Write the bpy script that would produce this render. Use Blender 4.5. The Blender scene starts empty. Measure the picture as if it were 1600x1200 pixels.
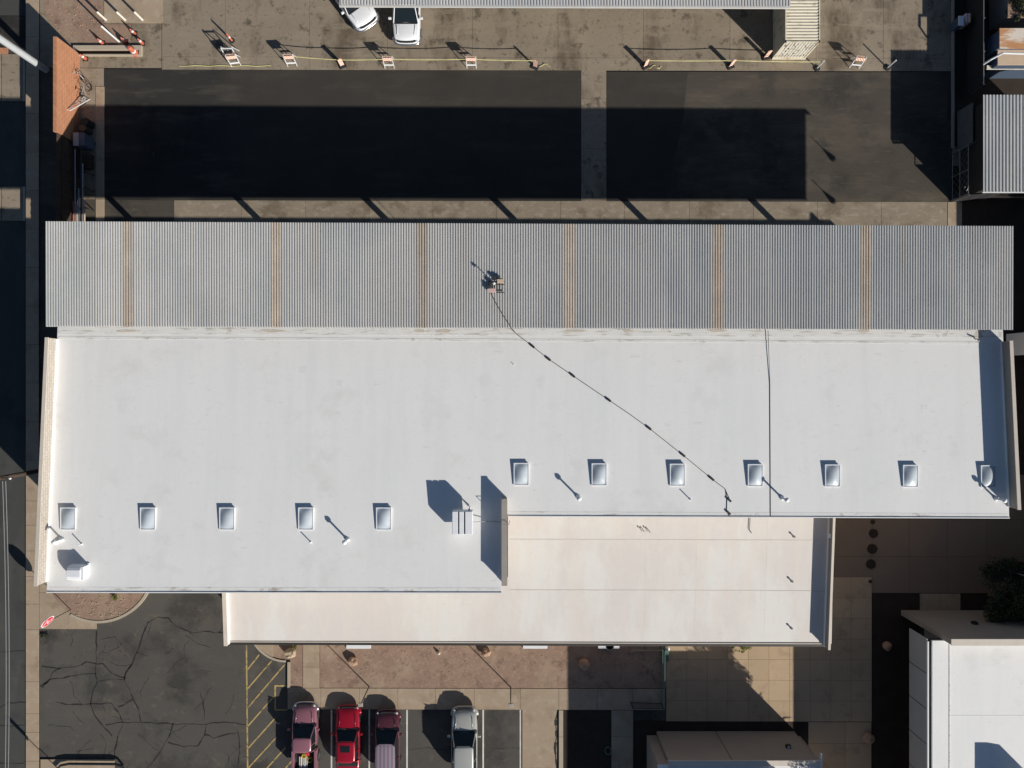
import bpy, bmesh, math, random
from mathutils import Vector, Matrix, noise as mnoise
random.seed(7)
R = math.radians
S = bpy.context.scene
C = S.collection

# ------------------------------------------------------------------ camera, sky, sun, exposure
H, F = 52.0, 1110.0                     # flying height in metres, focal length in photograph pixels
cd = bpy.data.cameras.new('camera'); cam = bpy.data.objects.new('camera', cd); C.objects.link(cam)
cam.location = (0, 0, H); cam.rotation_euler = (0, 0, 0)
cd.sensor_width = 36; cd.lens = F / 1600 * 36; cd.clip_end = 1500
S.camera = cam
SUN_EL = 26.4
SX, SY = 0.706, -0.708                  # horizontal direction towards the sun (x east, y north)
w = bpy.data.worlds.new('World'); S.world = w; w.use_nodes = True
nt = w.node_tree
sky = nt.nodes.new('ShaderNodeTexSky'); sky.sky_type = 'NISHITA'; sky.sun_disc = False
sky.sun_elevation = R(SUN_EL); sky.sun_rotation = math.atan2(SX, SY)
sky.air_density = 1.0; sky.dust_density = 0.6; sky.ozone_density = 3.5
bg = nt.nodes['Background']; bg.inputs['Strength'].default_value = 0.052
nt.links.new(sky.outputs[0], bg.inputs[0])
sl = bpy.data.lights.new('sun', 'SUN'); sl.energy = 5.0; sl.angle = R(0.53); sl.color = (1.0, 0.955, 0.88)
so = bpy.data.objects.new('sun', sl); C.objects.link(so)
d = Vector((SX * math.cos(R(SUN_EL)), SY * math.cos(R(SUN_EL)), math.sin(R(SUN_EL))))
so.rotation_euler = d.to_track_quat('Z', 'Y').to_euler(); so.location = (60, -60, 50)
S.view_settings.view_transform = 'Standard'; S.view_settings.look = 'None'
S.view_settings.gamma = 1; S.view_settings.exposure = 0.12
S.view_settings.use_curve_mapping = False

# ------------------------------------------------------------------ measuring helpers
def P(px, py, h=0.0):                   # point at height h seen at photograph pixel px, py
    s = (H - h) / F
    return Vector(((px - 800) * s, -(py - 600) * s, h))
def G(gx, gy, h=0.0):                   # plan position given in ground pixels, at height h
    s = H / F
    return Vector(((gx - 800) * s, -(gy - 600) * s, h))
def PP(px, py, a, b, up=0.0):           # point on the sloping plane z = a + b*y (+up)
    a = a + up; k = (py - 600) / F
    z = (a - b * k * H) / (1 - b * k)
    return P(px, py, z)

# ------------------------------------------------------------------ materials
def mat(name, col, rough=0.85, var=0.12, s1=0.35, s2=7.0, stain=None, bump=0.0, bscale=40, metal=0.0,
        objvar=0.0, spec=0.3, stretch=None, extra=None, coat=0.0):
    m = bpy.data.materials.new(name); m.use_nodes = True
    t = m.node_tree; N = t.nodes; L = t.links
    b = N['Principled BSDF']
    b.inputs['Roughness'].default_value = rough; b.inputs['Metallic'].default_value = metal
    b.inputs['Specular IOR Level'].default_value = spec
    if coat: b.inputs['Coat Weight'].default_value = coat; b.inputs['Coat Roughness'].default_value = 0.06
    geo = N.new('ShaderNodeNewGeometry')
    src = geo.outputs['Position']
    if stretch:
        mp = N.new('ShaderNodeMapping'); mp.inputs['Scale'].default_value = stretch
        L.new(src, mp.inputs[0]); src = mp.outputs[0]
    def noise(scale, det=4, s=src, r=0.6):
        n = N.new('ShaderNodeTexNoise'); n.inputs['Scale'].default_value = scale
        n.inputs['Detail'].default_value = det; n.inputs['Roughness'].default_value = r
        L.new(s, n.inputs['Vector']); return n.outputs['Fac']
    def mapr(v, a0, a1, b0, b1):
        r = N.new('ShaderNodeMapRange'); r.inputs[1].default_value = a0; r.inputs[2].default_value = a1
        r.inputs[3].default_value = b0; r.inputs[4].default_value = b1; L.new(v, r.inputs[0]); return r.outputs[0]
    def mul(a, c):
        r = N.new('ShaderNodeMath'); r.operation = 'MULTIPLY'; L.new(a, r.inputs[0])
        if isinstance(c, float): r.inputs[1].default_value = c
        else: L.new(c, r.inputs[1])
        return r.outputs[0]
    f = mul(mapr(noise(s1), 0.25, 0.75, 1 - var, 1 + var), mapr(noise(s2, 3), 0.25, 0.75, 1 - var * 0.6, 1 + var * 0.6))
    if objvar:
        oi = N.new('ShaderNodeObjectInfo'); f = mul(f, mapr(oi.outputs['Random'], 0, 1, 1 - objvar, 1 + objvar))
    cur = None
    rgb = N.new('ShaderNodeRGB'); rgb.outputs[0].default_value = (*col, 1); cur = rgb.outputs[0]
    for st in (stain or []):            # (colour, strength, scale, low, high, stretch)
        sc, amt, ssc, lo, hi = st[:5]
        s = geo.outputs['Position']
        if len(st) > 5:
            mp = N.new('ShaderNodeMapping'); mp.inputs['Scale'].default_value = st[5]; L.new(s, mp.inputs[0]); s = mp.outputs[0]
        mk = mapr(noise(ssc, 5, s, 0.65), 0.5 + (lo - 0.5) * 0.62, 0.5 + (hi - 0.5) * 0.62, 0, amt)
        mx = N.new('ShaderNodeMix'); mx.data_type = 'RGBA'
        L.new(mk, mx.inputs[0]); L.new(cur, mx.inputs[6]); mx.inputs[7].default_value = (*sc, 1); cur = mx.outputs[2]
    if extra: cur = extra(N, L, geo, cur)
    vm = N.new('ShaderNodeVectorMath'); vm.operation = 'SCALE'
    L.new(cur, vm.inputs[0]); L.new(f, vm.inputs['Scale'])
    L.new(vm.outputs[0], b.inputs['Base Color'])
    if bump:
        bp = N.new('ShaderNodeBump'); bp.inputs['Strength'].default_value = bump; bp.inputs['Distance'].default_value = 0.02
        L.new(noise(bscale, 3), bp.inputs['Height']); L.new(bp.outputs[0], b.inputs['Normal'])
    return m

def plain(name, col, rough=0.5, metal=0.0, spec=0.5, coat=0.0):
    return mat(name, col, rough, 0.05, 2.0, 25.0, metal=metal, spec=spec, coat=coat)

def stripes(name, c1, c2, freq, slant=1.0):       # printed diagonal stripes in the object's own coordinates
    m = bpy.data.materials.new(name); m.use_nodes = True; t = m.node_tree; N = t.nodes; L = t.links
    tc = N.new('ShaderNodeTexCoord'); sp = N.new('ShaderNodeSeparateXYZ'); L.new(tc.outputs['Object'], sp.inputs[0])
    a = N.new('ShaderNodeMath'); a.operation = 'MULTIPLY_ADD'; a.inputs[1].default_value = slant
    L.new(sp.outputs['Z'], a.inputs[0]); L.new(sp.outputs['X'], a.inputs[2])
    s = N.new('ShaderNodeMath'); s.operation = 'MULTIPLY'; s.inputs[1].default_value = freq; L.new(a.outputs[0], s.inputs[0])
    fr = N.new('ShaderNodeMath'); fr.operation = 'FRACT'; L.new(s.outputs[0], fr.inputs[0])
    g = N.new('ShaderNodeMath'); g.operation = 'GREATER_THAN'; g.inputs[1].default_value = 0.5; L.new(fr.outputs[0], g.inputs[0])
    mx = N.new('ShaderNodeMix'); mx.data_type = 'RGBA'; L.new(g.outputs[0], mx.inputs[0])
    mx.inputs[6].default_value = (*c1, 1); mx.inputs[7].default_value = (*c2, 1)
    b = N['Principled BSDF']; L.new(mx.outputs[2], b.inputs['Base Color']); b.inputs['Roughness'].default_value = 0.6
    return m

def block_joints(N, L, geo, cur):       # fine mortar lines of a concrete block wall, in world position
    sp = N.new('ShaderNodeSeparateXYZ'); L.new(geo.outputs['Position'], sp.inputs[0])
    ad = N.new('ShaderNodeMath'); ad.operation = 'ADD'; L.new(sp.outputs['X'], ad.inputs[0]); L.new(sp.outputs['Y'], ad.inputs[1])
    cb = N.new('ShaderNodeCombineXYZ'); L.new(ad.outputs[0], cb.inputs[0]); L.new(sp.outputs['Z'], cb.inputs[1])
    br = N.new('ShaderNodeTexBrick'); br.inputs['Scale'].default_value = 1.0
    br.inputs['Brick Width'].default_value = 0.4; br.inputs['Row Height'].default_value = 0.2
    br.inputs['Mortar Size'].default_value = 0.012; br.inputs['Mortar'].default_value = (0.55, 0.55, 0.55, 1)
    br.inputs['Color1'].default_value = (1, 1, 1, 1); br.inputs['Color2'].default_value = (0.86, 0.86, 0.86, 1)
    L.new(cb.outputs[0], br.inputs['Vector'])
    mx = N.new('ShaderNodeMix'); mx.data_type = 'RGBA'; mx.blend_type = 'MULTIPLY'; mx.inputs[0].default_value = 1
    L.new(cur, mx.inputs[6]); L.new(br.outputs['Color'], mx.inputs[7]); return mx.outputs[2]

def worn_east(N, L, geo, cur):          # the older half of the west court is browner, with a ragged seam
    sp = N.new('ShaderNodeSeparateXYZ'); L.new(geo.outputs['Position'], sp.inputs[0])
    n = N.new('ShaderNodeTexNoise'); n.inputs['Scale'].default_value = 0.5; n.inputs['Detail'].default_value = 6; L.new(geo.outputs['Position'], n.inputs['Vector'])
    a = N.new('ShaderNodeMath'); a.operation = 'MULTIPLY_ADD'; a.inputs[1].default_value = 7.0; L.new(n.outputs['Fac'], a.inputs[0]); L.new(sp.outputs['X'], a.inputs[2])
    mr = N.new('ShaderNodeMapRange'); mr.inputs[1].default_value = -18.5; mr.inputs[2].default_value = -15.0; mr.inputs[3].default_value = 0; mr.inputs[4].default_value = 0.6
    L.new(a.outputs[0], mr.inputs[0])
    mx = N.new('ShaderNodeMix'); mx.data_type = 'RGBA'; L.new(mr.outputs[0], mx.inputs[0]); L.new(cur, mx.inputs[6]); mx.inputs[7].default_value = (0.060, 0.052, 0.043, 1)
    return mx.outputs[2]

M = {}
M['roof_white'] = mat('white_roof_membrane', (0.815, 0.803, 0.78), 0.75, 0.018, 0.25, 2.5, spec=0.2,
    stain=[((0.66, 0.645, 0.61), 0.45, 0.35, 0.60, 0.80), ((0.55, 0.53, 0.49), 0.4, 1.2, 0.72, 0.86, (1, 3.0, 1)), ((0.62, 0.60, 0.56), 0.35, 4.0, 0.66, 0.82), ((0.75, 0.75, 0.74), 0.55, 0.6, 0.45, 0.75, (1.6, 0.12, 1))], bump=0.12, bscale=9)
M['roof_edge'] = mat('roof_edge_dirt', (0.775, 0.765, 0.74), 0.8, 0.05, 0.8, 5,
    stain=[((0.42, 0.39, 0.34), 0.75, 1.0, 0.56, 0.72, (0.7, 6, 1)), ((0.35, 0.28, 0.2), 0.5, 0.9, 0.66, 0.75)])
M['roof_tan'] = mat('cream_roof_membrane', (0.685, 0.635, 0.59), 0.8, 0.022, 0.3, 2.5,
    stain=[((0.74, 0.725, 0.68), 0.75, 0.28, 0.46, 0.66, (1.0, 0.35, 1)), ((0.58, 0.51, 0.43), 0.40, 1.1, 0.72, 0.86, (1, 4, 1)), ((0.73, 0.665, 0.59), 0.5, 0.5, 0.5, 0.7, (3, 0.3, 1))], bump=0.25, bscale=6)
M['stain'] = mat('rusty_drip_stain', (0.60, 0.54, 0.46), 0.8, 0.12, 2, 9)
M['patch'] = mat('patch_coating', (0.765, 0.755, 0.735), 0.75, 0.02, 1, 6)
M['seam'] = mat('roof_seam', (0.66, 0.61, 0.555), 0.8, 0.08, 1, 6)
M['tan_block'] = mat('tan_parapet_block', (0.56, 0.50, 0.43), 0.9, 0.06, 0.8, 9, extra=block_joints)
M['stucco'] = mat('tan_stucco', (0.33, 0.29, 0.25), 0.92, 0.06, 0.6, 12, bump=0.2)
M['stucco_grey'] = mat('grey_brown_stucco', (0.30, 0.265, 0.235), 0.92, 0.05, 0.5, 12, bump=0.2)
M['cap'] = mat('pale_cap', (0.62, 0.55, 0.47), 0.7, 0.06, 1.2, 14)
M['cap_dark'] = mat('weathered_cap', (0.36, 0.32, 0.28), 0.7, 0.08, 1.2, 14)
M['galv'] = mat('galvanised_sheet', (0.55, 0.54, 0.52), 0.5, 0.05, 0.3, 3, metal=0.0, spec=0.4,
    stain=[((0.44, 0.455, 0.455), 0.6, 0.18, 0.45, 0.65, (1, 0.3, 1)), ((0.54, 0.47, 0.39), 0.35, 0.4, 0.6, 0.75, (3, 0.1, 1))], objvar=0.03)
M['pylon'] = plain('grey_white_pylon_paint', (0.46, 0.48, 0.49), 0.5)
M['galv_rust'] = mat('rusted_sheet', (0.56, 0.475, 0.385), 0.6, 0.12, 0.8, 6, objvar=0.14,
    stain=[((0.38, 0.26, 0.17), 0.5, 1.6, 0.52, 0.85, (6, 0.10, 1)), ((0.5, 0.5, 0.48), 0.8, 1.3, 0.50, 0.70, (5, 0.07, 1))])
M['steel_dark'] = plain('dark_painted_steel', (0.06, 0.055, 0.05), 0.5, 0.3)
M['steel'] = plain('bare_steel', (0.45, 0.45, 0.45), 0.4, 0.7)
M['steel_white'] = plain('white_painted_steel', (0.72, 0.73, 0.74), 0.45)
M['black'] = plain('black_rubber', (0.018, 0.018, 0.02), 0.7)
M['cable'] = plain('black_cable', (0.03, 0.03, 0.032), 0.6)
M['wire'] = plain('aluminium_wire', (0.55, 0.55, 0.55), 0.35, 0.6)
M['dome'] = mat('acrylic_dome', (0.47, 0.52, 0.56), 0.42, objvar=0.08, var=0.03, s1=1, s2=5, spec=0.5)
M['unit_white'] = plain('white_coated_metal', (0.76, 0.77, 0.79), 0.5)
M['yard'] = mat('yard_concrete', (0.275, 0.225, 0.167), 0.9, 0.11, 0.22, 5, spec=0.2, objvar=0.04, bump=0.15,
    stain=[((0.10, 0.075, 0.05), 0.75, 0.22, 0.50, 0.74, (1.6, 0.6, 1)), ((0.07, 0.055, 0.04), 0.7, 0.9, 0.61, 0.75), ((0.31, 0.255, 0.19), 0.6, 0.6, 0.52, 0.72, (0.4, 2, 1)), ((0.05, 0.045, 0.04), 0.5, 3.5, 0.66, 0.74)])
M['apron'] = mat('apron_concrete', (0.25, 0.205, 0.150), 0.9, 0.12, 0.6, 7, objvar=0.05, bump=0.15,
    stain=[((0.36, 0.31, 0.24), 0.5, 2.2, 0.53, 0.70, (0.7, 1.3, 1)), ((0.12, 0.09, 0.06), 0.6, 0.5, 0.54, 0.72)])
M['walk'] = mat('walk_concrete', (0.37, 0.285, 0.20), 0.9, 0.07, 0.4, 8, objvar=0.04, bump=0.12,
    stain=[((0.24, 0.17, 0.115), 0.5, 0.6, 0.54, 0.74), ((0.43, 0.36, 0.27), 0.5, 1.4, 0.55, 0.7)])
M['paver'] = mat('tan_paver', (0.46, 0.34, 0.22), 0.9, 0.05, 0.5, 8, objvar=0.05, bump=0.12, stain=[((0.3, 0.21, 0.14), 0.5, 0.8, 0.56, 0.76)])
M['brownslab'] = mat('brown_concrete', (0.225, 0.165, 0.12), 0.9, 0.07, 0.5, 8, objvar=0.05)
M['curb'] = mat('kerb_concrete', (0.42, 0.36, 0.275), 0.9, 0.08, 1, 10)
M['joint'] = mat('joint_filler', (0.06, 0.05, 0.04), 0.95, 0.1)
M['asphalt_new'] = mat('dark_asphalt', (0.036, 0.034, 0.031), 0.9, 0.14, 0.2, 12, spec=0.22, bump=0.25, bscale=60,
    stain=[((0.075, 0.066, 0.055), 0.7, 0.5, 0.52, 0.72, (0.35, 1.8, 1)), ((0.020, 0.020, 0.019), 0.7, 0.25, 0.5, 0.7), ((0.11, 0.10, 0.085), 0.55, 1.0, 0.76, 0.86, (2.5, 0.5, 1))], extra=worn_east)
M['asphalt_worn'] = mat('worn_asphalt', (0.073, 0.063, 0.051), 0.9, 0.13, 0.22, 12, spec=0.22, bump=0.25, bscale=60,
    stain=[((0.115, 0.096, 0.073), 0.8, 0.3, 0.48, 0.74, (0.5, 1.4, 1)), ((0.038, 0.036, 0.033), 0.6, 0.3, 0.52, 0.7), ((0.12, 0.10, 0.08), 0.5, 1.4, 0.62, 0.74, (0.5, 3, 1))])
M['asphalt_lot'] = mat('parking_asphalt', (0.092, 0.085, 0.075), 0.92, 0.13, 0.16, 9, spec=0.2, bump=0.3, bscale=50,
    stain=[((0.115, 0.098, 0.08), 0.6, 0.3, 0.53, 0.75, (0.5, 1.5, 1)), ((0.048, 0.045, 0.041), 0.75, 0.22, 0.5, 0.68), ((0.14, 0.115, 0.09), 0.6, 0.9, 0.66, 0.76)])
M['street'] = mat('street_asphalt', (0.062, 0.062, 0.058), 0.92, 0.12, 0.15, 9, bump=0.3, bscale=50,
    stain=[((0.09, 0.085, 0.075), 0.6, 0.4, 0.5, 0.75, (2, 0.5, 1)), ((0.04, 0.04, 0.04), 0.6, 0.3, 0.55, 0.7)])
M['crack'] = mat('crack_sealant', (0.030, 0.028, 0.026), 0.7, 0.1)
M['gravel'] = mat('pink_decomposed_granite', (0.30, 0.20, 0.145), 0.95, 0.13, 0.5, 18, bump=0.7, bscale=30,
    stain=[((0.38, 0.29, 0.20), 0.6, 0.35, 0.5, 0.72), ((0.17, 0.11, 0.08), 0.65, 1.3, 0.55, 0.74), ((0.40, 0.29, 0.22), 0.6, 5, 0.58, 0.7)])
M['soil'] = mat('dark_mulch_soil', (0.040, 0.028, 0.021), 0.95, 0.25, 0.9, 14, bump=0.8, bscale=25)
M['paint_white'] = mat('worn_white_paint', (0.62, 0.60, 0.55), 0.8, 0.15, 2, 14)
M['paint_yellow'] = mat('worn_yellow_paint', (0.46, 0.33, 0.13), 0.85, 0.15, 2, 14, stain=[((0.16, 0.13, 0.08), 0.85, 2.5, 0.54, 0.66)])
M['orange_block'] = mat('salmon_block_wall', (0.52, 0.245, 0.135), 0.9, 0.07, 0.8, 10, extra=block_joints)
M['container'] = mat('cream_container_paint', (0.66, 0.60, 0.47), 0.6, 0.05, 0.6, 8,
    stain=[((0.30, 0.22, 0.12), 0.6, 1.2, 0.56, 0.74, (0.8, 2.5, 1))])
M['hatch'] = mat('white_scuffed_paint', (0.68, 0.64, 0.55), 0.6, 0.05, 0.6, 8, stain=[((0.25, 0.2, 0.14), 0.6, 2.5, 0.6, 0.72)])
M['orange'] = plain('orange_plastic', (0.52, 0.14, 0.08), 0.65)
M['yellow'] = plain('yellow_plastic', (0.80, 0.62, 0.05), 0.5)
M['tape'] = plain('caution_tape', (0.52, 0.48, 0.22), 0.6)
M['red'] = plain('red_sign_face', (0.60, 0.03, 0.05), 0.4)
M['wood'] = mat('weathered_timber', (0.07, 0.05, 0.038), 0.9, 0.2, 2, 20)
M['ballast'] = plain('tan_ballast', (0.55, 0.42, 0.30), 0.8)
M['ballast_pink'] = plain('pink_ballast', (0.62, 0.40, 0.36), 0.8)
M['green_metal'] = plain('green_painted_steel', (0.07, 0.14, 0.11), 0.5)
M['blue'] = plain('blue_metal', (0.07, 0.10, 0.15), 0.5)
M['rock'] = mat('orange_boulder', (0.42, 0.27, 0.18), 0.9, 0.25, 2, 9, bump=0.6, bscale=8)
M['rock_pale'] = mat('pale_boulder', (0.45, 0.35, 0.24), 0.9, 0.25, 2, 9, bump=0.6, bscale=8)
M['leaf'] = mat('dark_leaves', (0.035, 0.048, 0.022), 0.7, 0.35, 1.5, 9)
M['leaf_yellow'] = mat('yellow_green_leaves', (0.24, 0.25, 0.07), 0.7, 0.3, 3, 15)
M['bark'] = mat('bark', (0.12, 0.085, 0.06), 0.95, 0.2, 4, 20)
M['glass'] = plain('car_glass', (0.012, 0.018, 0.02), 0.08, 0.0, 0.45)
M['chrome'] = plain('chrome_trim', (0.6, 0.6, 0.6), 0.2, 0.9)
M['lamp_glass'] = plain('lamp_lens', (0.6, 0.6, 0.58), 0.15)
M['tire'] = M['black']
M['rust_roof'] = mat('rusty_white_roof', (0.68, 0.60, 0.50), 0.7, 0.06, 0.6, 6, stain=[((0.50, 0.22, 0.08), 0.9, 0.55, 0.44, 0.62, (0.5, 1.6, 1))])
M['fascia'] = mat('grey_fascia_panel', (0.42, 0.41, 0.40), 0.7, 0.05, 0.6, 8, objvar=0.05)
M['screen'] = mat('grey_screen', (0.13, 0.13, 0.13), 0.8, 0.15, 2, 20)
M['stripe'] = stripes('orange_white_stripes', (0.80, 0.78, 0.74), (0.80, 0.30, 0.13), 5.0, 1.0)

# ------------------------------------------------------------------ mesh helpers
class MB:
    def __init__(s): s.v = []; s.f = []
    def add(s, vs, fs):
        o = len(s.v); s.v += [tuple(v) for v in vs]; s.f += [tuple(i + o for i in f) for f in fs]; return s
    def box(s, x0, x1, y0, y1, z0, z1):
        return s.prism([(x0, y0), (x1, y0), (x1, y1), (x0, y1)], z0, z1)
    def prism(s, poly, z0, z1):         # z0, z1: numbers or per-vertex lists; poly counter-clockwise in world xy
        n = len(poly)
        a = sum(poly[i][0] * poly[(i + 1) % n][1] - poly[(i + 1) % n][0] * poly[i][1] for i in range(n))
        z0 = list(z0) if hasattr(z0, '__iter__') else [z0] * n
        z1 = list(z1) if hasattr(z1, '__iter__') else [z1] * n
        if a < 0: poly = poly[::-1]; z0 = z0[::-1]; z1 = z1[::-1]
        vs = [(p[0], p[1], z) for p, z in zip(poly, z0)] + [(p[0], p[1], z) for p, z in zip(poly, z1)]
        fs = [tuple(range(n - 1, -1, -1)), tuple(range(n, 2 * n))] + [(i, (i + 1) % n, n + (i + 1) % n, n + i) for i in range(n)]
        return s.add(vs, fs)
    def tube(s, pts, r, n=8, closed=True):
        pts = [Vector(p) for p in pts]; rings = []
        for i, p in enumerate(pts):
            t = (pts[min(i + 1, len(pts) - 1)] - pts[max(i - 1, 0)]).normalized()
            u = t.cross(Vector((0, 0, 1)));
            if u.length < 1e-3: u = Vector((1, 0, 0))
            u.normalize(); v = t.cross(u)
            rr = r[i] if isinstance(r, (list, tuple)) else r
            rings.append([p + (u * math.cos(2 * math.pi * k / n) + v * math.sin(2 * math.pi * k / n)) * rr for k in range(n)])
        vs = [q for rg in rings for q in rg]; fs = []
        for i in range(len(pts) - 1):
            for k in range(n):
                a = i * n + k; b = i * n + (k + 1) % n; fs.append((a, a + n, b + n, b))
        fs.append(tuple(range(n))); fs.append(tuple((len(pts) - 1) * n + k for k in range(n - 1, -1, -1)))
        return s.add(vs, fs)
    def beam(s, a, b, w, h):            # rectangular bar from a to b
        a = Vector(a); b = Vector(b); t = (b - a).normalized()
        u = t.cross(Vector((0, 0, 1)))
        if u.length < 1e-3: u = Vector((1, 0, 0))
        u.normalize(); v = u.cross(t)
        vs = [p + u * su * w / 2 + v * sv * h / 2 for p in (a, b) for su, sv in ((-1, -1), (1, -1), (1, 1), (-1, 1))]
        return s.add(vs, [(0, 3, 2, 1), (4, 5, 6, 7), (0, 1, 5, 4), (1, 2, 6, 5), (2, 3, 7, 6), (3, 0, 4, 7)])
    def lathe(s, prof, n=12, c=(0, 0, 0)):
        vs = []; fs = []
        for r, z in prof:
            for k in range(n):
                a = 2 * math.pi * k / n; vs.append((c[0] + r * math.cos(a), c[1] + r * math.sin(a), c[2] + z))
        for i in range(len(prof) - 1):
            for k in range(n):
                a = i * n + k; b = i * n + (k + 1) % n; fs.append((a, b, b + n, a + n))
        fs.append(tuple(range(n - 1, -1, -1))); fs.append(tuple((len(prof) - 1) * n + k for k in range(n)))
        return s.add(vs, fs)
    def build(s, name, m, parent=None, world=True, bevel=0.0, smooth=False, sub=0):
        me = bpy.data.meshes.new(name); me.from_pydata(s.v, [], s.f); me.materials.append(M[m] if isinstance(m, str) else m)
        bm = bmesh.new(); bm.from_mesh(me); bmesh.ops.recalc_face_normals(bm, faces=bm.faces); bm.to_mesh(me); bm.free()
        if smooth:
            for p in me.polygons: p.use_smooth = True
        o = bpy.data.objects.new(name, me); C.objects.link(o)
        if parent is not None:
            o.parent = parent
            if world: o.location = -parent.location if parent.type == 'EMPTY' else (0, 0, 0)
        if bevel:
            bv = o.modifiers.new('bevel', 'BEVEL'); bv.width = bevel; bv.segments = 2; bv.limit_method = 'ANGLE'
        if sub:
            sb = o.modifiers.new('sub', 'SUBSURF'); sb.levels = sub; sb.render_levels = sub
        return o

def tag(o, label, cat, group=None):
    o['label'] = label; o['category'] = cat
    if group: o['group'] = group
    return o
def thing(name, loc, label, cat, group=None, rz=0.0):
    o = bpy.data.objects.new(name, None); C.objects.link(o); o.location = loc; o.rotation_euler = (0, 0, rz)
    o.empty_display_size = 0.3
    return tag(o, label, cat, group)
KIDS = {}
def copy_tree(o, loc, label=None, rz=None, group=None):
    src = [x for x in bpy.data.objects if x.parent == o]
    c = o.copy(); C.objects.link(c); c.location = loc
    if rz is not None: c.rotation_euler = (0, 0, rz)
    if label: c['label'] = label
    if group: c['group'] = group
    for ch in src:
        k = ch.copy(); C.objects.link(k); k.parent = c
        for g in [x for x in bpy.data.objects if x.parent == ch]:
            q = g.copy(); C.objects.link(q); q.parent = k
    return c
def struct(o): o['kind'] = 'structure'; return o

def sheet(name, gpts, z, m, th=0.02):             # a ground surface given in ground pixels
    return struct(MB().prism([G(*p)[:2] for p in gpts], z - th, z).build(name, m))
def rect(x0, x1, y0, y1): return [(x0, y0), (x1, y0), (x1, y1), (x0, y1)]
SLAB = 0.012
def slabs(name, xs, ys, z, m, piece='slab', skip=None, drop=0.012, gap=0.010, skew=0.0022):
    """a paved area: joint filler sheet, every slab a child. skew = the site's slight turn in the frame"""
    sk = lambda x, y: (x - skew * (y - 600) * 0, y + skew * (x - 800))
    base = struct(MB().prism([G(*sk(*p))[:2] for p in rect(xs[0], xs[-1], ys[0], ys[-1])], z - 0.05, z - drop).build(name, 'joint'))
    for i in range(len(xs) - 1):
        for j in range(len(ys) - 1):
            if skip and skip(i, j): continue
            g = gap * F / H
            q = [G(*sk(*p))[:2] for p in rect(xs[i] + g, xs[i + 1] - g, ys[j] + g, ys[j + 1] - g)]
            dz = random.uniform(-0.002, 0.002)
            MB().prism(q, z - drop - 0.02, z + dz).build(piece, m, base)
    return base

# ------------------------------------------------------------------ ground
struct(MB().box(-400, 400, -400, 400, -1.6, -1.2).build('ground', 'street'))
SD = -0.55                               # the street dips below the site along the northern part
struct(MB().box(G(41, 0).x, 300, -300, 300, -1.2, -0.06).build('site_ground', 'asphalt_lot'))
k = MB(); xa, xb = -300, G(40.8, 0).x
k.add([(xa, 300, SD), (xb, 300, SD), (xa, G(0, 520).y, SD), (xb, G(0, 520).y, SD), (xa, G(0, 690).y, 0), (xb, G(0, 690).y, 0), (xa, -300, 0), (xb, -300, 0)],
      [(0, 1, 3, 2), (2, 3, 5, 4), (4, 5, 7, 6)])
struct(k.build('street', 'street'))
def P2(x, y): v = P(x, y, SD); return (v.x, v.y)
sheet('parking_lot', rect(62, 1100, 900, 1500), 0.0, 'asphalt_lot')
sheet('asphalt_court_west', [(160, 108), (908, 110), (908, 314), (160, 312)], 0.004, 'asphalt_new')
sheet('asphalt_strip', [(163, 312.5), (272, 313), (272, 470), (163, 470)], 0.004, 'asphalt_worn')
sheet('asphalt_court_east', [(948, 112), (1481, 113), (1481, 317), (948, 316)], 0.004, 'asphalt_worn')
# the east part near the centre strip is still dark
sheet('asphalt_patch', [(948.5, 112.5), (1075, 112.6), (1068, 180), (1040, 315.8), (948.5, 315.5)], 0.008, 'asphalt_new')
slabs('concrete_yard', [253, 352, 484, 605.5, 738.5, 872, 1005.5, 1140.5, 1275, 1380, 1487], [-190, -45, 90, 110], 0.012, 'yard')
slabs('concrete_strip', [908, 947.5], [91, 154, 232, 315], 0.02, 'yard')
slabs('loading_apron', [272, 377, 477.5, 577, 676.5, 776, 876, 976, 1077, 1177, 1277, 1377, 1480], [314, 420, 540], 0.02, 'apron')
slabs('east_walk', [1480.5, 1503], [314, 420, 540], 0.024, 'walk')
sheet('east_yard', rect(1487, 1720, -190, 300), 0.0, 'soil')  # shade of fence and shed is put into the dark ground colour
slabs('east_pad', [1487.5, 1512, 1532], [228, 247, 258], 0.05, 'walk')
sheet('mulch_bed', rect(1503.5, 1720, 300, 815), 0.0, 'soil')
# north-west corner
slabs('corner_concrete', [62, 125, 205, 252.5], [-190, -60, 40, 107.5], 0.010, 'yard')
slabs('wall_walk', [125, 162.5], [108, 137, 165, 240, 313], 0.010, 'yard')
slabs('kerb_walk', [150, 163.5], [137, 190, 250, 313, 347, 460], 0.05, 'walk', drop=0.05)
slabs('bollard_pad', [163, 254], [-190, -60, 37], 0.05, 'walk', drop=0.05)
sheet('gravel_corner', [(68, -100), (162, -100), (162, 38), (204, 39), (204, 72), (118, 72), (100, 60), (70, 25)], 0.018, 'gravel')
sheet('side_alley', rect(62, 150, 107, 560), 0.004, 'asphalt_worn')
slabs('west_footway', [41.5, 62], [-190, -60, 0, 60, 120, 180, 240, 300, 360, 420, 480, 540, 600, 660, 720, 745, 784, 822, 862, 902, 945, 985, 1066, 1116, 1145, 1190, 1260], 0.09, 'walk', drop=0.04)
struct(MB().prism([P2(*q) for q in rect(-200, 40, 24, 74)], SD + 0.002, SD + 0.006).build('dark_street_patch', 'asphalt_new'))  # patch of darker asphalt on the street
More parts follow.
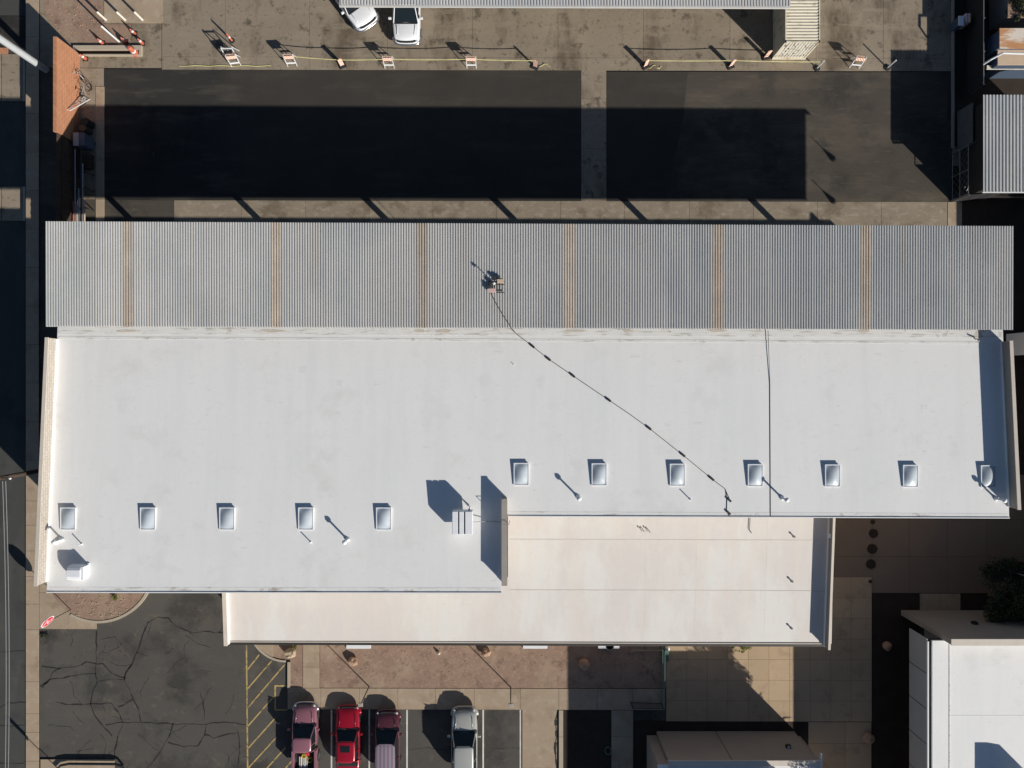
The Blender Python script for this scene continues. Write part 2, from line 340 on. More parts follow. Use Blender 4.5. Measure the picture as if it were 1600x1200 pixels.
for x0, x1, y0, y1 in ((-200, 2, 85, 158), (3.5, 35.5, 85, 158), (36, 40, 85, 158), (-200, 2, 292, 345), (3.5, 35.5, 292, 345), (36, 40, 292, 345)):
    struct(MB().prism([P2(*q) for q in rect(x0, x1, y0, y1)], SD + 0.002, SD + 0.05).build('sunlit_lane_slab', 'yard' if x1 < 36 else 'curb'))  # paler slabs cut to the sunlit patches, light put into their colour
struct(MB().prism([P2(*q) for q in rect(-200, 13, 75, 84.5)], SD + 0.002, SD + 0.06).build('brick_kerb', 'orange_block'))
# south-west
def arc(cx, cy, r, a0, a1, n=24): return [(cx + r * math.cos(R(a0 + (a1 - a0) * i / n)), cy + r * math.sin(R(a0 + (a1 - a0) * i / n))) for i in range(n + 1)]
slabs('corner_walk', [62.5, 108, 152], [740, 800, 860, 927, 984], 0.09, 'walk', drop=0.04)
sheet('round_planter', [(74, 830)] + arc(155, 885, 83.5, 150, -30)[::-1][::-1] + [(228, 830)], 0.115, 'gravel', 0.1)
kr = MB()
for i in range(40):
    a0, a1 = -40 + i * 4.0, -40 + (i + 1) * 4.0
    q = [(155 + r * math.cos(R(a)), 885 + r * math.sin(R(a))) for r, a in ((84, a0), (88, a0), (88, a1), (84, a1))]
    kr.prism([G(*p)[:2] for p in q], 0.0, 0.15)
struct(kr.build('planter_kerb', 'curb'))
slabs('island_walk', [64.5, 120, 180], [1187, 1300], 0.10, 'walk', drop=0.04)
# south strip
slabs('front_walk', [450, 502, 562, 622, 681, 741, 813, 873, 933, 988, 1038], [1075, 1108], 0.11, 'walk', drop=0.04)
sheet('gravel_bed', rect(500.5, 1040, 860, 1074.5), 0.085, 'gravel', 0.1)
slabs('entry_path', [474, 500], [860, 975, 1042, 1075], 0.11, 'walk', drop=0.04)
sheet('small_gravel_bed', [(427, 900), (474, 900), (474, 1074.5), (454, 1074.5), (454, 1030), (440, 1029.5), (427, 1026)], 0.08, 'gravel', 0.1)
sheet('kerb_fan', [(388, 900), (427, 900), (427, 1027)] + arc(447, 975, 58, 108, 172, 10), 0.11, 'walk', 0.11)
kr = MB()
for i in range(12):
    a0, a1 = 92 + i * 7.0, 92 + (i + 1) * 7.0
    q = [(449 + r * math.cos(R(a)), 973 + r * math.sin(R(a))) for r, a in ((58, a0), (61, a0), (61, a1), (58, a1))]
    kr.prism([G(*p)[:2] for p in q], 0.0, 0.15)
kr.prism([G(*p)[:2] for p in rect(450, 454, 1033.7, 1074.5)], 0.0, 0.14)
struct(kr.build('bed_kerb', 'curb'))
slabs('concrete_bay', [816, 871], [1108.5, 1200, 1300], 0.02, 'walk')
slabs('bay_kerb', [873, 880], [1108.5, 1150, 1200, 1300], 0.12, 'curb', drop=0.06)
sheet('dirt_bed', rect(880.5, 954.5, 1108.5, 1300), 0.05, 'soil', 0.05)
slabs('side_path', [955, 989], [1108.5, 1150, 1200, 1300], 0.11, 'walk', drop=0.04)
sheet('planting_bed', rect(989.5, 1262, 1126, 1300), 0.05, 'soil', 0.05)
slabs('paver_plaza', [1040.5 + 32.1 * i for i in range(11)], [900 + 32.2 * i + 0.5 for i in range(8)], 0.06, 'paver', piece='paver', drop=0.012, gap=0.008)
slabs('south_path', [1262.5, 1320, 1361], [1126.5, 1160, 1200, 1300], 0.06, 'paver', piece='paver')
slabs('courtyard', [1180, 1245, 1303, 1362, 1420, 1480, 1540, 1600, 1720], [740, 810, 868, 925], 0.055, 'brownslab')
sheet('dirt_planter', rect(1362, 1436, 925.5, 1300), 0.02, 'soil', 0.05)
slabs('building_walk', [1436.5, 1468, 1500], [925.5, 970], 0.06, 'walk')
sheet('tree_bed', rect(1500.5, 1720, 925.5, 1010), 0.04, 'soil', 0.05)
# planter box by the north-west cones
t = thing('planter_box', G(170, 80), 'long low concrete-edged planter box beside the traffic cones', 'planter')
k = MB()
for r_ in (rect(117, 223, 73, 79.5), rect(117, 223, 86.5, 88.5), rect(117, 121, 79.5, 86.5), rect(219.5, 223, 79.5, 86.5)): k.prism([G(*p)[:2] for p in r_], 0, 0.22)
k.build('rim', 'curb', t)
MB().prism([G(*p)[:2] for p in rect(121, 219.5, 79.5, 86.5)], 0, 0.03).build('soil_fill', 'soil', t)

# drip stains and patches on the paving are in the materials; rust drips from the canopy on the roof edge
# cracks, seams
def polyline(mb, pts, w, z, jit=0.05):
    pts = [Vector(G(*p)[:2]) for p in pts]
    fine = []
    for a, b in zip(pts, pts[1:]):
        n = max(2, int((b - a).length / 0.35))
        for i in range(n):
            q = a.lerp(b, i / n); fine.append(Vector((q.x + random.uniform(-jit, jit), q.y + random.uniform(-jit, jit))))
    fine.append(pts[-1])
    for a, b in zip(fine, fine[1:]):
        t = (b - a);
        if t.length < 1e-4: continue
        t.normalize(); nn = Vector((-t.y, t.x)) * w * random.uniform(0.2, 0.85); b2 = b + t * 0.01
        mb.prism([a - nn, b2 - nn, b2 + nn, a + nn], z - 0.002, z)
cr = MB()
q4 = lambda l: [(x / 4, 900 + y / 4) for x, y in l]
for l in ([(930,290),(900,350),(860,470),(830,550),(785,600),(780,650),(810,710),(830,770),(865,830),(880,910)],
          [(920,290),(990,260),(1050,265),(1100,310),(1160,335),(1200,355),(1280,350),(1400,355)],
          [(600,540),(600,620),(610,665),(580,720),(570,800),(590,870),(660,950),(700,1000)],
          [(250,690),(320,640),(400,635),(520,610),(600,610)], [(260,560),(380,575),(470,570),(540,540),(640,550),(690,600),(740,630),(790,640)],
          [(350,790),(450,805),(570,800),(700,795),(740,850),(760,900),(770,920)], [(620,655),(700,645),(780,650)],
          [(660,930),(770,915),(900,915),(1080,925),(1250,930),(1310,920),(1400,910),(1540,930)], [(770,930),(740,1000),(720,1080),(715,1200)],
          [(1080,920),(1060,1000),(1000,1100),(920,1200)], [(1250,730),(1270,780),(1275,900)], [(1290,930),(1280,990),(1240,1060),(1150,1065),(1050,1040)],
          [(1280,990),(1340,1010),(1430,990),(1490,980),(1500,1100),(1480,1200)], [(740,820),(830,770)],
          [(260,700),(300,660),(330,600),(380,575)], [(770,640),(800,590),(820,560)], [(605,340),(602,540)]):
    polyline(cr, q4(l), 0.07, 0.004)
for l in ([(0,475),(160,468)], [(0,820),(50,795),(160,790)], [(0,935),(160,935)], [(0,1170),(180,1170)]): polyline(cr, q4(l), 0.055, 0.004)
for x in (640, 700, 770): polyline(cr, [(x, 1171), (x + 28, 1168), (x + 56, 1172)], 0.03, 0.004)
rc = random.Random(5)
for _ in range(46):
    x, y = rc.uniform(66, 380), rc.uniform(960, 1200); a_ = rc.choice((0, 90, 45, 130)) + rc.uniform(-25, 25); l = [(x, y)]
    for _ in range(rc.randint(2, 5)):
        a_ += rc.uniform(-35, 35); x += 9 * math.cos(R(a_)); y += 9 * math.sin(R(a_))
        if 64 < x < 384 and y > 986: l.append((x, y))
    if len(l) > 1: polyline(cr, l, 0.026, 0.004, 0.03)
struct(cr.build('asphalt_cracks', 'crack'))
cr = MB(); polyline(cr, [(872, 1110), (868, 1125), (870, 1150), (867, 1170), (871, 1210)], 0.12, 0.026, 0.02)
struct(cr.build('bay_crack', 'crack'))
# painted markings
def mark(name, pts, w, m, z=0.009):
    mb = MB(); a, b = [Vector(G(*p)[:2]) for p in pts]; t = (b - a).normalized(); n = Vector((-t.y, t.x)) * w / 2
    mb.prism([a - n, b - n, b + n, a + n], z - 0.002, z); return struct(mb.build(name, m))
for x in (518, 577, 636, 755): mark('parking_line', [(x, 1109), (x, 1290)], 0.11, 'paint_white')
mark('parking_line', [(813, 1109), (813, 1290)], 0.09, 'paint_white')
mark('yellow_line', [(385, 1000), (388, 1300)], 0.11, 'paint_yellow')
for k_, (x0, y0, x1, y1) in enumerate([(387,1046,405,1023),(387,1076,425,1032),(387,1106,446,1037),(387,1135,428,1088),(387,1170,430,1122),(388,1200,432,1152),(404,1215,446,1168),(434,1215,470,1172)]):
    mark('yellow_hatch_line', [(x0, y0), (x1, y1)], 0.10, 'paint_yellow')
mark('yellow_line', [(429, 1071.5), (449, 1071.5)], 0.12, 'paint_yellow', 0.013)
mark('yellow_line', [(430, 1071), (430, 1108)], 0.11, 'paint_yellow', 0.010)
mark('yellow_line', [(430, 1109), (449, 1109)], 0.09, 'paint_yellow', 0.013)

# ------------------------------------------------------------------ main building
A1, B1 = 6.208, -0.0679
def RW(px, py, up=0.0): return PP(px, py, A1, B1, up)
def z1(y): return A1 + B1 * y
t = thing('main_building', RW(800, 700) * Vector((1, 1, 0)).x if False else Vector((0, -4, 0)), 'long flat-roofed building with white coated roof in the middle', 'building')
main = t
roofpts = [RW(90, 511), RW(1567, 517), RW(1577, 810), RW(784.5, 807), RW(784.5, 927), RW(73, 926)]
ins = [(p.x, p.y) for p in roofpts]
wl = [RW(95, 513), RW(1560, 519), RW(1571, 806), RW(779, 803), RW(779, 922), RW(80, 921)]
MB().prism([(p.x, p.y) for p in wl], 0.0, [p.z - 0.25 for p in wl]).build('wall', 'stucco', t)
# roof deck as a fine grid with a slight waviness
def roof_grid(poly_img, planef, name, m, parent, amp=0.012, n=(150, 50), th=0.22):
    pts = [planef(*p) for p in poly_img]
    MB().prism([(p.x, p.y) for p in pts], [p.z - th for p in pts], [p.z for p in pts]).build(name, m, parent)
north = 511
MBr = MB().prism([(p.x, p.y) for p in [RW(90, north), RW(1567, north + 5), RW(1577, 810), RW(784.5, 807), RW(784.5, 927), RW(73, 926)]],
   [z1(p.y) - 0.24 for p in [RW(90, north), RW(1567, north + 5), RW(1577, 810), RW(784.5, 807), RW(784.5, 927), RW(73, 926)]],
   [p.z for p in [RW(90, north), RW(1567, north + 5), RW(1577, 810), RW(784.5, 807), RW(784.5, 927), RW(73, 926)]])
roofo = MBr.build('roof', 'roof_white', t)
# dirty strips along the north and south eaves and raised membrane laps
def strip(pa, pb, w, up, name, m, parent, th=0.008, plane=RW):
    a, b = plane(*pa), plane(*pb); dv = (b - a); n = Vector((-dv.y, dv.x, 0)).normalized() * w / 2
    zf_ = z1 if plane is RW else z2
    q = [a - n, b - n, b + n, a + n]; z = [zf_(c.y) for c in q]
    MB().prism([(c.x, c.y) for c in q], [k - 0.004 + up for k in z], [k + up + th for k in z]).build(name, m, parent)
strip((91, 515), (1566, 521), 0.55, 0.0, 'eave_flashing', 'roof_edge', roofo, 0.006)
strip((91, 527.5), (1530, 535.5), 0.16, 0.0, 'roof_lap', 'roof_edge', roofo, 0.009)
strip((78, 921), (783, 922), 0.30, 0.0, 'eave_flashing', 'roof_edge', roofo, 0.006)
strip((795, 803), (1574, 806), 0.30, 0.0, 'eave_flashing', 'roof_edge', roofo, 0.006)
strip((784, 926.3), (73, 925.3), 0.06, 0.0, 'gravel_stop', 'roof_white', roofo, 0.05)
strip((794, 806.5), (1577, 809.3), 0.06, 0.0, 'gravel_stop', 'roof_white', roofo, 0.05)

def parapet(x, ytop, ybot, side, hgt, name, label=None, face='tan_block', capm='cap', th=0.22, base=0.18, zf=z1, parent=None):
    """north-south parapet whose roof-side face stands at world x; side = -1 west, +1 east"""
    xa, xb = (x - th, x) if side < 0 else (x, x + th)
    ys = [ybot, ybot, ytop, ytop]
    p = MB().prism([(xa, ybot), (xb, ybot), (xb, ytop), (xa, ytop)], [zf(y) - 0.4 for y in ys], [zf(y) + hgt for y in ys]).build(name, face, parent)
    # coated flashing on the roof-side foot
    xf = (x, x + 0.05) if side < 0 else (x - 0.05, x)
    MB().prism([(xf[0], ybot + 0.01), (xf[1], ybot + 0.01), (xf[1], ytop - 0.01), (xf[0], ytop - 0.01)], [zf(y) - 0.1 for y in ys], [zf(y) + base for y in ys]).build('flashing', 'roof_white', p)
    MB().prism([(xa - 0.03, ybot - 0.03), (xb + 0.03, ybot - 0.03), (xb + 0.03, ytop + 0.03), (xa - 0.03, ytop + 0.03)], [zf(y) + hgt + 0.001 for y in ys], [zf(y) + hgt + 0.05 for y in ys]).build('coping', capm, p)
    return p
yN = RW(80, 522).y; yS = -13.05
parapet(-29.42, RW(80, 528, 0.9).y, RW(60, 915, 0.9).y, -1, 0.92, 'parapet', parent=main, th=0.16)
parapet(31.62, RW(1580, 533, 0.9).y, RW(1592, 796, 0.9).y, 1, 0.84, 'parapet', face='stucco_grey', parent=main, th=0.16)  # west parapet's tan in shade: the shade is put into a darker colour
parapet(-0.62, RW(787, 781, 0.9).y, RW(787, 915, 0.9).y, 1, 0.80, 'parapet', face='stucco', capm='cap_dark', parent=main, th=0.30)
rd = random.Random(21)
for px_ in (201, 430, 659, 690, 895, 980, 1120, 1351):
    a = RW(px_ + rd.uniform(-4, 4), 517); w_ = rd.uniform(0.35, 0.9); pts_ = []
    for k_ in range(14):
        th_ = 2 * math.pi * k_ / 14; pts_.append((a.x + w_ * math.cos(th_) * rd.uniform(0.7, 1.1), a.y + 0.11 * math.sin(th_) * rd.uniform(0.6, 1.2)))
    MB().prism(pts_, [z1(p_[1]) + 0.006 for p_ in pts_], [z1(p_[1]) + 0.0115 for p_ in pts_]).build('drip_stain', 'stain', roofo)
# repair patches of newer coating
for px_, py_, w_, h_ in ((468, 583, 0.5, 0.4), (527, 603, 0.35, 0.35), (1085, 665, 0.5, 0.2), (1440, 640, 0.4, 0.3), (985, 560, 0.6, 0.15)):
    if w_: a = RW(px_, py_); MB().prism([(a.x, a.y), (a.x + w_, a.y), (a.x + w_, a.y + h_), (a.x, a.y + h_)], [z1(y) for y in (a.y, a.y, a.y + h_, a.y + h_)], [z1(y) + 0.004 for y in (a.y, a.y, a.y + h_, a.y + h_)]).build('roof_patch', 'patch', roofo)
# conduit over the middle parapet
zz = z1(-8)
c0 = RW(737, 814); c1 = RW(784, 815); 
k = MB(); k.tube([c0 + Vector((0, 0, 0.35)), c0 + Vector((1.2, 0, 0.1)), c1 + Vector((-0.1, 0, 0.06)), c1 + Vector((-0.04, 0, 1.02)), c1 + Vector((0.45, 0, 1.02)), c1 + Vector((0.5, 0, -0.3))], 0.022)
tag(k.build('conduit', 'steel'), 'thin grey conduit running from the roof cooler over the parapet', 'conduit')

# ------------------------------------------------------------------ low building with cream roof
a2n, a2s = 3.70, 2.98
yn2, ys2 = -8.9, -17.8
B2 = (a2n - a2s) / (yn2 - ys2); A2 = a2n - B2 * yn2
def RT(px, py, up=0.0): return PP(px, py, A2, B2, up)
def z2(y): return A2 + B2 * y
low = thing('low_building', Vector((5, -14, 0)), 'lower building wing with cream coated roof south of the white roof', 'building')
yh = RW(784, 927).y; yr = RW(1000, 808).y
sw = RT(352, 1003); se = RT(1297, 1006); xe = RT(1303, 812).x; xw = sw.x
polyt = [(sw.x, sw.y), (se.x + 0.1, se.y), (xe, yr - 0.02), (-0.28, yr - 0.02), (-0.28, yh - 0.02), (sw.x, yh - 0.02)]
k = MB().prism(polyt, [z2(y) - 0.25 for _, y in polyt], [z2(y) for _, y in polyt])
rt = k.build('roof', 'roof_tan', low)
wp = [(sw.x + 0.3, sw.y + 0.35), (se.x - 0.2, se.y + 0.35), (xe - 0.3, yr - 0.1), (-0.2, yr - 0.1), (-0.2, yh - 0.1), (sw.x + 0.3, yh - 0.1)]
MB().prism(wp, 0, [z2(y) - 0.26 for _, y in wp]).build('wall', 'stucco', low)
for py in (843, 922):
    x0 = 797 if py < 927 else 360
    strip((x0, py), (1290, py + 1.5), 0.07, 0.0, 'membrane_seam', 'seam', rt, 0.01, RT)
for px in (455, 590, 725, 860, 1010, 1090, 1200):
    a, b = RT(px, 930 if px < 784 else 812), RT(px, 998)
    MB().prism([(a.x - 0.03, b.y), (a.x + 0.03, b.y), (a.x + 0.03, a.y), (a.x - 0.03, a.y)], [z2(y) for y in (b.y, b.y, a.y, a.y)], [z2(y) + 0.004 for y in (b.y, b.y, a.y, a.y)]).build('membrane_seam', 'roof_tan', rt)
parapet(xw + 0.28, yh - 0.05, sw.y - 0.12, -1, 0.34, 'parapet', face='roof_tan', capm='cap', zf=z2, parent=low, base=0.2, th=0.2)
parapet(xe - 0.38, yr - 0.05, se.y - 0.12, 1, 0.72, 'parapet', face='stucco_grey', capm='cap', zf=z2, parent=low, base=0.25, th=0.10)
# gutter along the south eave
g = MB(); yy = sw.y
g.beam((xw + 0.1, yy - 0.12, z2(yy) - 0.04), (se.x, se.y - 0.12, z2(yy) - 0.04), 0.16, 0.06)
g.build('gutter', 'steel_dark', low)
MB().beam((xw + 0.1, yy + 0.02, z2(yy) + 0.02), (se.x, se.y + 0.02, z2(yy) + 0.02), 0.06, 0.05).build('drip_edge', 'cap', low)

# ------------------------------------------------------------------ corrugated canopy
B3 = 0.004; A3 = 7.08
def CP(px, py, up=0.0): return PP(px, py, A3, B3, up)
def z3(y): return A3 + B3 * y
can = thing('loading_canopy', Vector((0, 7, 0)), 'long canopy with grey corrugated metal roof along the north side', 'canopy')
nw, ne, se3, sw3 = CP(69, 346), CP(1584, 353.5), CP(1580, 515.5), CP(76, 510.5)
def corrugated(x0, x1, f_y0, f_y1, zf, pitch, depth, name, m, parent, ph=0.0):
    """ribs run north-south; f_y0/f_y1 give the south/north edge at x"""
    prof = [(0.0, 0), (0.40, 0), (0.50, 1), (0.92, 1)]
    xs = []; i = math.floor(x0 / pitch)
    while True:
        for u, h in prof:
            x = (i + u) * pitch
            if x < x0 - 1e-6: continue
            if x > x1 + 1e-6: break
            xs.append((x, h))
        i += 1
        if i * pitch > x1: break
    if xs[0][0] > x0 + 1e-4: xs.insert(0, (x0, xs[0][1]))
    if xs[-1][0] < x1 - 1e-4: xs.append((x1, xs[-1][1]))
    if xs[-1][1] > 0: xs.append((x1 + 0.002, 0))
    vs = []; fs = []
    for x, h in xs:
        for y in (f_y0(x), (f_y0(x) + f_y1(x)) / 2, f_y1(x)):
            vs.append((x, y, zf(y) + h * depth))
    for k in range(len(xs) - 1):
        for j in (0, 1):
            a = k * 3 + j; fs.append((a, a + 3, a + 4, a + 1))
    o = MB().add(vs, fs).build(name, m, parent)
    so_ = o.modifiers.new('solid', 'SOLIDIFY'); so_.thickness = 0.002; so_.offset = -1
    return o
fy0 = lambda x: sw3.y + (se3.y - sw3.y) * (x - sw3.x) / (se3.x - sw3.x)
fy1 = lambda x: nw.y + (ne.y - nw.y) * (x - nw.x) / (ne.x - nw.x)
xL = (nw.x + sw3.x) / 2; xR = (ne.x + se3.x) / 2
stripes_px = [201, 430, 659, 890, 1120, 1351]
PITCH = 0.1640
edges = [xL]
for px in stripes_px:
    xc = CP(px, 430).x; a = round((xc - 0.33) / PITCH) * PITCH; edges += [a, a + 4 * PITCH]
edges.append(xR)
for i in range(len(edges) - 1):
    rusty = i % 2 == 1
    x0, x1 = edges[i], edges[i + 1]
    if rusty: corrugated(x0, x1 - 0.0005, fy0, fy1, z3, PITCH, 0.062, 'roof_sheet', 'galv_rust', can)['label'] = 'rust-stained strip of corrugated sheet'
    else:
        n = 6 if x1 - x0 > 7 else 3                       # individual lapped sheets between the rusty strips
        cuts = [x0 + round((x1 - x0) * j / n / PITCH) * PITCH for j in range(n)] + [x1]
        for j in range(n): corrugated(cuts[j], cuts[j + 1] - 0.0005, fy0, fy1, z3, PITCH, 0.062, 'roof_sheet', 'galv', can)
cols = [278, 478, 677, 877, 1079, 1279]
for gx in cols:
    c = G(gx, 417); top = z3(c.y) - 0.45
    cm = MB().box(c.x - 0.15, c.x + 0.15, c.y - 0.15, c.y + 0.15, 0.0, top).build('column', 'steel_dark', can)
    MB().prism([(c.x - 0.09, c.y - 2.2), (c.x + 0.09, c.y - 2.2), (c.x + 0.09, fy1(c.x) - 0.1), (c.x - 0.09, fy1(c.x) - 0.1)],
               [z3(c.y) - 0.45] * 4, [z3(c.y) - 0.1] * 4).build('girder', 'steel_dark', can)
for f in (0.02, 0.2, 0.4, 0.6, 0.8, 0.98):
    y = sw3.y + (nw.y - sw3.y) * f; yb = se3.y + (ne.y - se3.y) * f
    MB().beam((xL + 0.1, y, z3(y) - 0.06), (xR - 0.1, yb, z3(yb) - 0.06), 0.08, 0.1).build('purlin', 'steel_dark', can)
MB().beam((nw.x + 0.05, nw.y - 0.02, z3(nw.y) - 0.13), (ne.x - 0.05, ne.y - 0.02, z3(ne.y) - 0.13), 0.04, 0.24).build('fascia', 'galv', can)
for gx, gy, lb in ((1477, 424, 'northern'), (1477, 490, 'southern')):
    p = G(gx, gy); zt = z3(p.y) - 0.2
    L_ = thing('pendant_lamp', Vector((p.x, p.y, 5.8)), 'pendant lamp hanging under the east end of the canopy, %s of two' % lb, 'lamp', 'pendant lamps under the canopy')
    MB().tube([(p.x, p.y, 6.3), (p.x, p.y, zt)], 0.03).build('stem', 'steel_dark', L_)
    MB().lathe([(0.22, 0), (0.18, 0.15), (0.08, 0.4), (0.05, 0.5)], 16, (p.x, p.y, 5.8)).build('shade', 'steel_dark', L_)

# antenna mast with ballast on the canopy roof
p = CP(772, 445); zc = z3(p.y) + 0.05
ant = thing('roof_mast', Vector((p.x, p.y, zc)), 'short mast on a ballasted frame standing on the corrugated roof', 'mast')
q = lambda px, py, up=0.12: CP(px, py, 0.05 + up)
MB().tube([q(772, 443, 0.05), q(772, 443, 0.05) + Vector((0, 0, 0.85))], 0.03).build('pole', 'steel', ant)
MB().lathe([(0.07, 0), (0.09, 0.05), (0.07, 0.14), (0.02, 0.16)], 10, tuple(q(772, 443, 0.88))).build('head', 'steel_white', ant)
k = MB()
for y in (439.5, 444.5, 457): k.beam(q(763 if y != 457 else 775, y), q(788, y), 0.05, 0.05)
for x in (764, 770, 776, 780, 784): k.beam(q(x, 439), q(x, 457), 0.035, 0.035)
k.build('frame', 'steel_dark', ant)
def blk(x0, x1, y0, y1, h, name, m, par, up=0.17):
    a, b = CP(x0, y1), CP(x1, y0); z = z3((a.y + b.y) / 2) + 0.05 + up
    return MB().box(a.x, b.x, a.y, b.y, z, z + h).build(name, m, par, bevel=0.01)
blk(777, 787, 437.5, 443, 0.16, 'ballast_block', 'ballast', ant)
blk(764, 775, 452, 457.5, 0.16, 'ballast_block', 'ballast_pink', ant)
for xx, yy in ((762, 447), (766, 441), (771, 433), (777, 434)): blk(xx, xx + 4, yy, yy + 4, 0.22, 'junction_box', 'steel_dark', ant, up=0.08)

# cables on the roof
def on_roof(px, py, up=0.018):
    if py < 513: return CP(px, py, 0.06 + up)
    return RW(px, py, up)
pts = [(767, 458), (775, 474), (787, 494), (799, 512), (806, 521), (832, 541), (857, 561), (895, 587), (951, 625), (985, 648), (1014, 669), (1067, 711), (1112, 748), (1133, 764), (1140, 780)]
tag(MB().tube([on_roof(*p_) for p_ in pts], 0.019, 6).build('roof_cable', 'cable'), 'black cable running diagonally across the white roof from the mast', 'cable')
tag(MB().tube([on_roof(1134, 766), on_roof(1136, 780), on_roof(1135.5, 798), on_roof(1139, 806)], 0.018, 6).build('roof_cable', 'cable'), 'short black cable drop at the south end of the diagonal cable', 'cable')
tag(MB().tube([on_roof(1200, 516.5, 0.1), on_roof(1203, 600), on_roof(1203.5, 700), on_roof(1204, 808)], 0.017, 6).build('roof_cable', 'cable'), 'straight black cable crossing the white roof north to south', 'cable')
sup = MB(); sup.box(-0.16, 0.16, -0.07, 0.07, 0, 0.09)
names = ['northernmost rubber block under the diagonal cable', 'second rubber block from the north under the diagonal cable', 'third rubber block from the north under the diagonal cable',
         'fourth rubber block from the north under the diagonal cable', 'fifth rubber block from the north, midway under the diagonal cable', 'sixth rubber block under the diagonal cable, above the third skylight of the right row',
         'seventh rubber block under the diagonal cable', 'rubber block where the diagonal cable ends', 'rubber block at the foot of the short cable drop']
base_s = None
for (px, py, a), lb in zip([(832, 541, -38), (857, 561, -36), (895, 587, -36), (951, 625, -34), (1014, 669, -36), (1067, 711, -38), (1112, 748, -38), (1139, 781, -42), (1138, 801, -42)], names):
    if base_s is None: base_s = sup.build('cable_support', 'black', bevel=0.01); o = base_s
    else: o = base_s.copy(); C.objects.link(o)
    o.location = RW(px, py); o.rotation_euler = (0, 0, R(a)); tag(o, lb, 'cable support', 'rubber supports of the roof cable')

# skylights
sk = thing('skylight', Vector((0, 0, 0)), '', 'skylight', 'skylights on the white roof')
k = MB(); k.prism([(-0.53, -0.78), (0.53, -0.78), (0.53, 0.78), (-0.53, 0.78)], -0.05, 0.085); k.build('curb', 'unit_white', sk, world=False, bevel=0.015)
k = MB()
for (x0, x1, y0, y1) in ((-0.55, 0.55, -0.80, -0.745), (-0.55, 0.55, 0.745, 0.80), (-0.55, -0.495, -0.745, 0.745), (0.495, 0.55, -0.745, 0.745)): k.box(x0, x1, y0, y1, 0.086, 0.118)
k.build('frame', 'unit_white', sk, world=False)
vs = []; n = 14
for i in range(n + 1):
    for j in range(n + 1):
        u = -1 + 2 * i / n; v = -1 + 2 * j / n
        vs.append((u * 0.49, v * 0.74, 0.09 + 0.17 * (1 - abs(u) ** 1.9) * (1 - abs(v) ** 2.3) if abs(u) < 1 and abs(v) < 1 else 0.09))
fs = [(i * (n + 1) + j, (i + 1) * (n + 1) + j, (i + 1) * (n + 1) + j + 1, i * (n + 1) + j + 1) for i in range(n) for j in range(n)]
MB().add(vs, fs).build('dome', 'dome', sk, world=False, smooth=True)
row_a = [(107.5, 'leftmost skylight of the left row, above the small roof cooler'), (232, 'second skylight from the left in the left row'), (355.5, 'middle skylight of the left row of five'),
         (478.5, 'fourth skylight of the left row, beside a tall vent pipe'), (600, 'skylight at the right end of the left row')]
row_b = [(814.5, 'skylight at the left end of the right row, nearest the middle parapet'), (936, 'second skylight of the right row, right of a tall vent pipe'), (1058, 'third skylight of the right row, beside the diagonal cable'),
         (1179.5, 'fourth skylight of the right row, touched by a vent pipe shadow'), (1300, 'fifth skylight of the right row, right of the straight cable'), (1421.5, 'sixth skylight of the right row on clear white roof'), (1543, 'last skylight of the right row, half in the parapet shadow')]
sk.scale = (0.88, 0.89, 1.0)
first = True
for px, lb in row_a:
    loc = RW(px, 810, 0.0)
    if first: sk.location = loc; sk['label'] = lb; first = False
    else: copy_tree(sk, loc, lb)
for i, (px, lb) in enumerate(row_b): copy_tree(sk, RW(px, 740.5 + i * 0.6), lb)

# vent pipes
vp = thing('vent_pipe', (0, 0, 0), '', 'vent pipe', 'tall capped vent pipes on the white roof')
MB().lathe([(0.17, 0), (0.10, 0.10), (0.062, 0.16), (0.062, 0.80)], 14).build('pipe', 'unit_white', vp, world=False, smooth=True)
MB().lathe([(0.07, 0.76), (0.15, 0.78), (0.15, 0.84), (0.05, 0.92)], 14).build('cap', 'unit_white', vp, world=False)
spots = [(543, 843, 'tall white vent pipe between the fourth and fifth skylights of the left row'), (903, 776, 'tall white vent pipe right of the first skylight of the right row'),
         (1222, 778, 'tall white vent pipe just right of the straight cable'), (1556, 779, 'tall white vent pipe at the right end of the roof below the last skylight'), (97, 843, 'tall white vent pipe at the left end of the roof beside the parapet')]
for i, (px, py, lb) in enumerate(spots):
    if i == 0: vp.location = RW(px, py); vp['label'] = lb
    else: copy_tree(vp, RW(px, py), lb)
sp0 = None
for px, py, lb in ((485.5, 847, 'short thin pipe stub below the fourth skylight of the left row'), (128, 850, 'short thin pipe stub above the small roof cooler'), (1078, 780, 'short thin pipe stub below the third skylight of the right row'), (803, 570, 'tiny pipe stub north of the left end of the diagonal cable')):
    if sp0 is None: sp0 = MB().lathe([(0.08, 0), (0.035, 0.05), (0.035, 0.38), (0.045, 0.40)], 10).build('pipe_stub', 'unit_white'); o = sp0
    else: o = sp0.copy(); C.objects.link(o)
    o.location = RW(px, py); tag(o, lb, 'pipe', 'short pipe stubs on the white roof')
    if px == 803: o.scale = (0.5, 0.5, 0.3)
k = MB().tube([RW(86, 850, 0.08), RW(97, 843, 0.12)], 0.06, 8)
tag(k.build('drain_elbow', 'unit_white'), 'white pipe elbow beside the leftmost vent pipe', 'pipe')

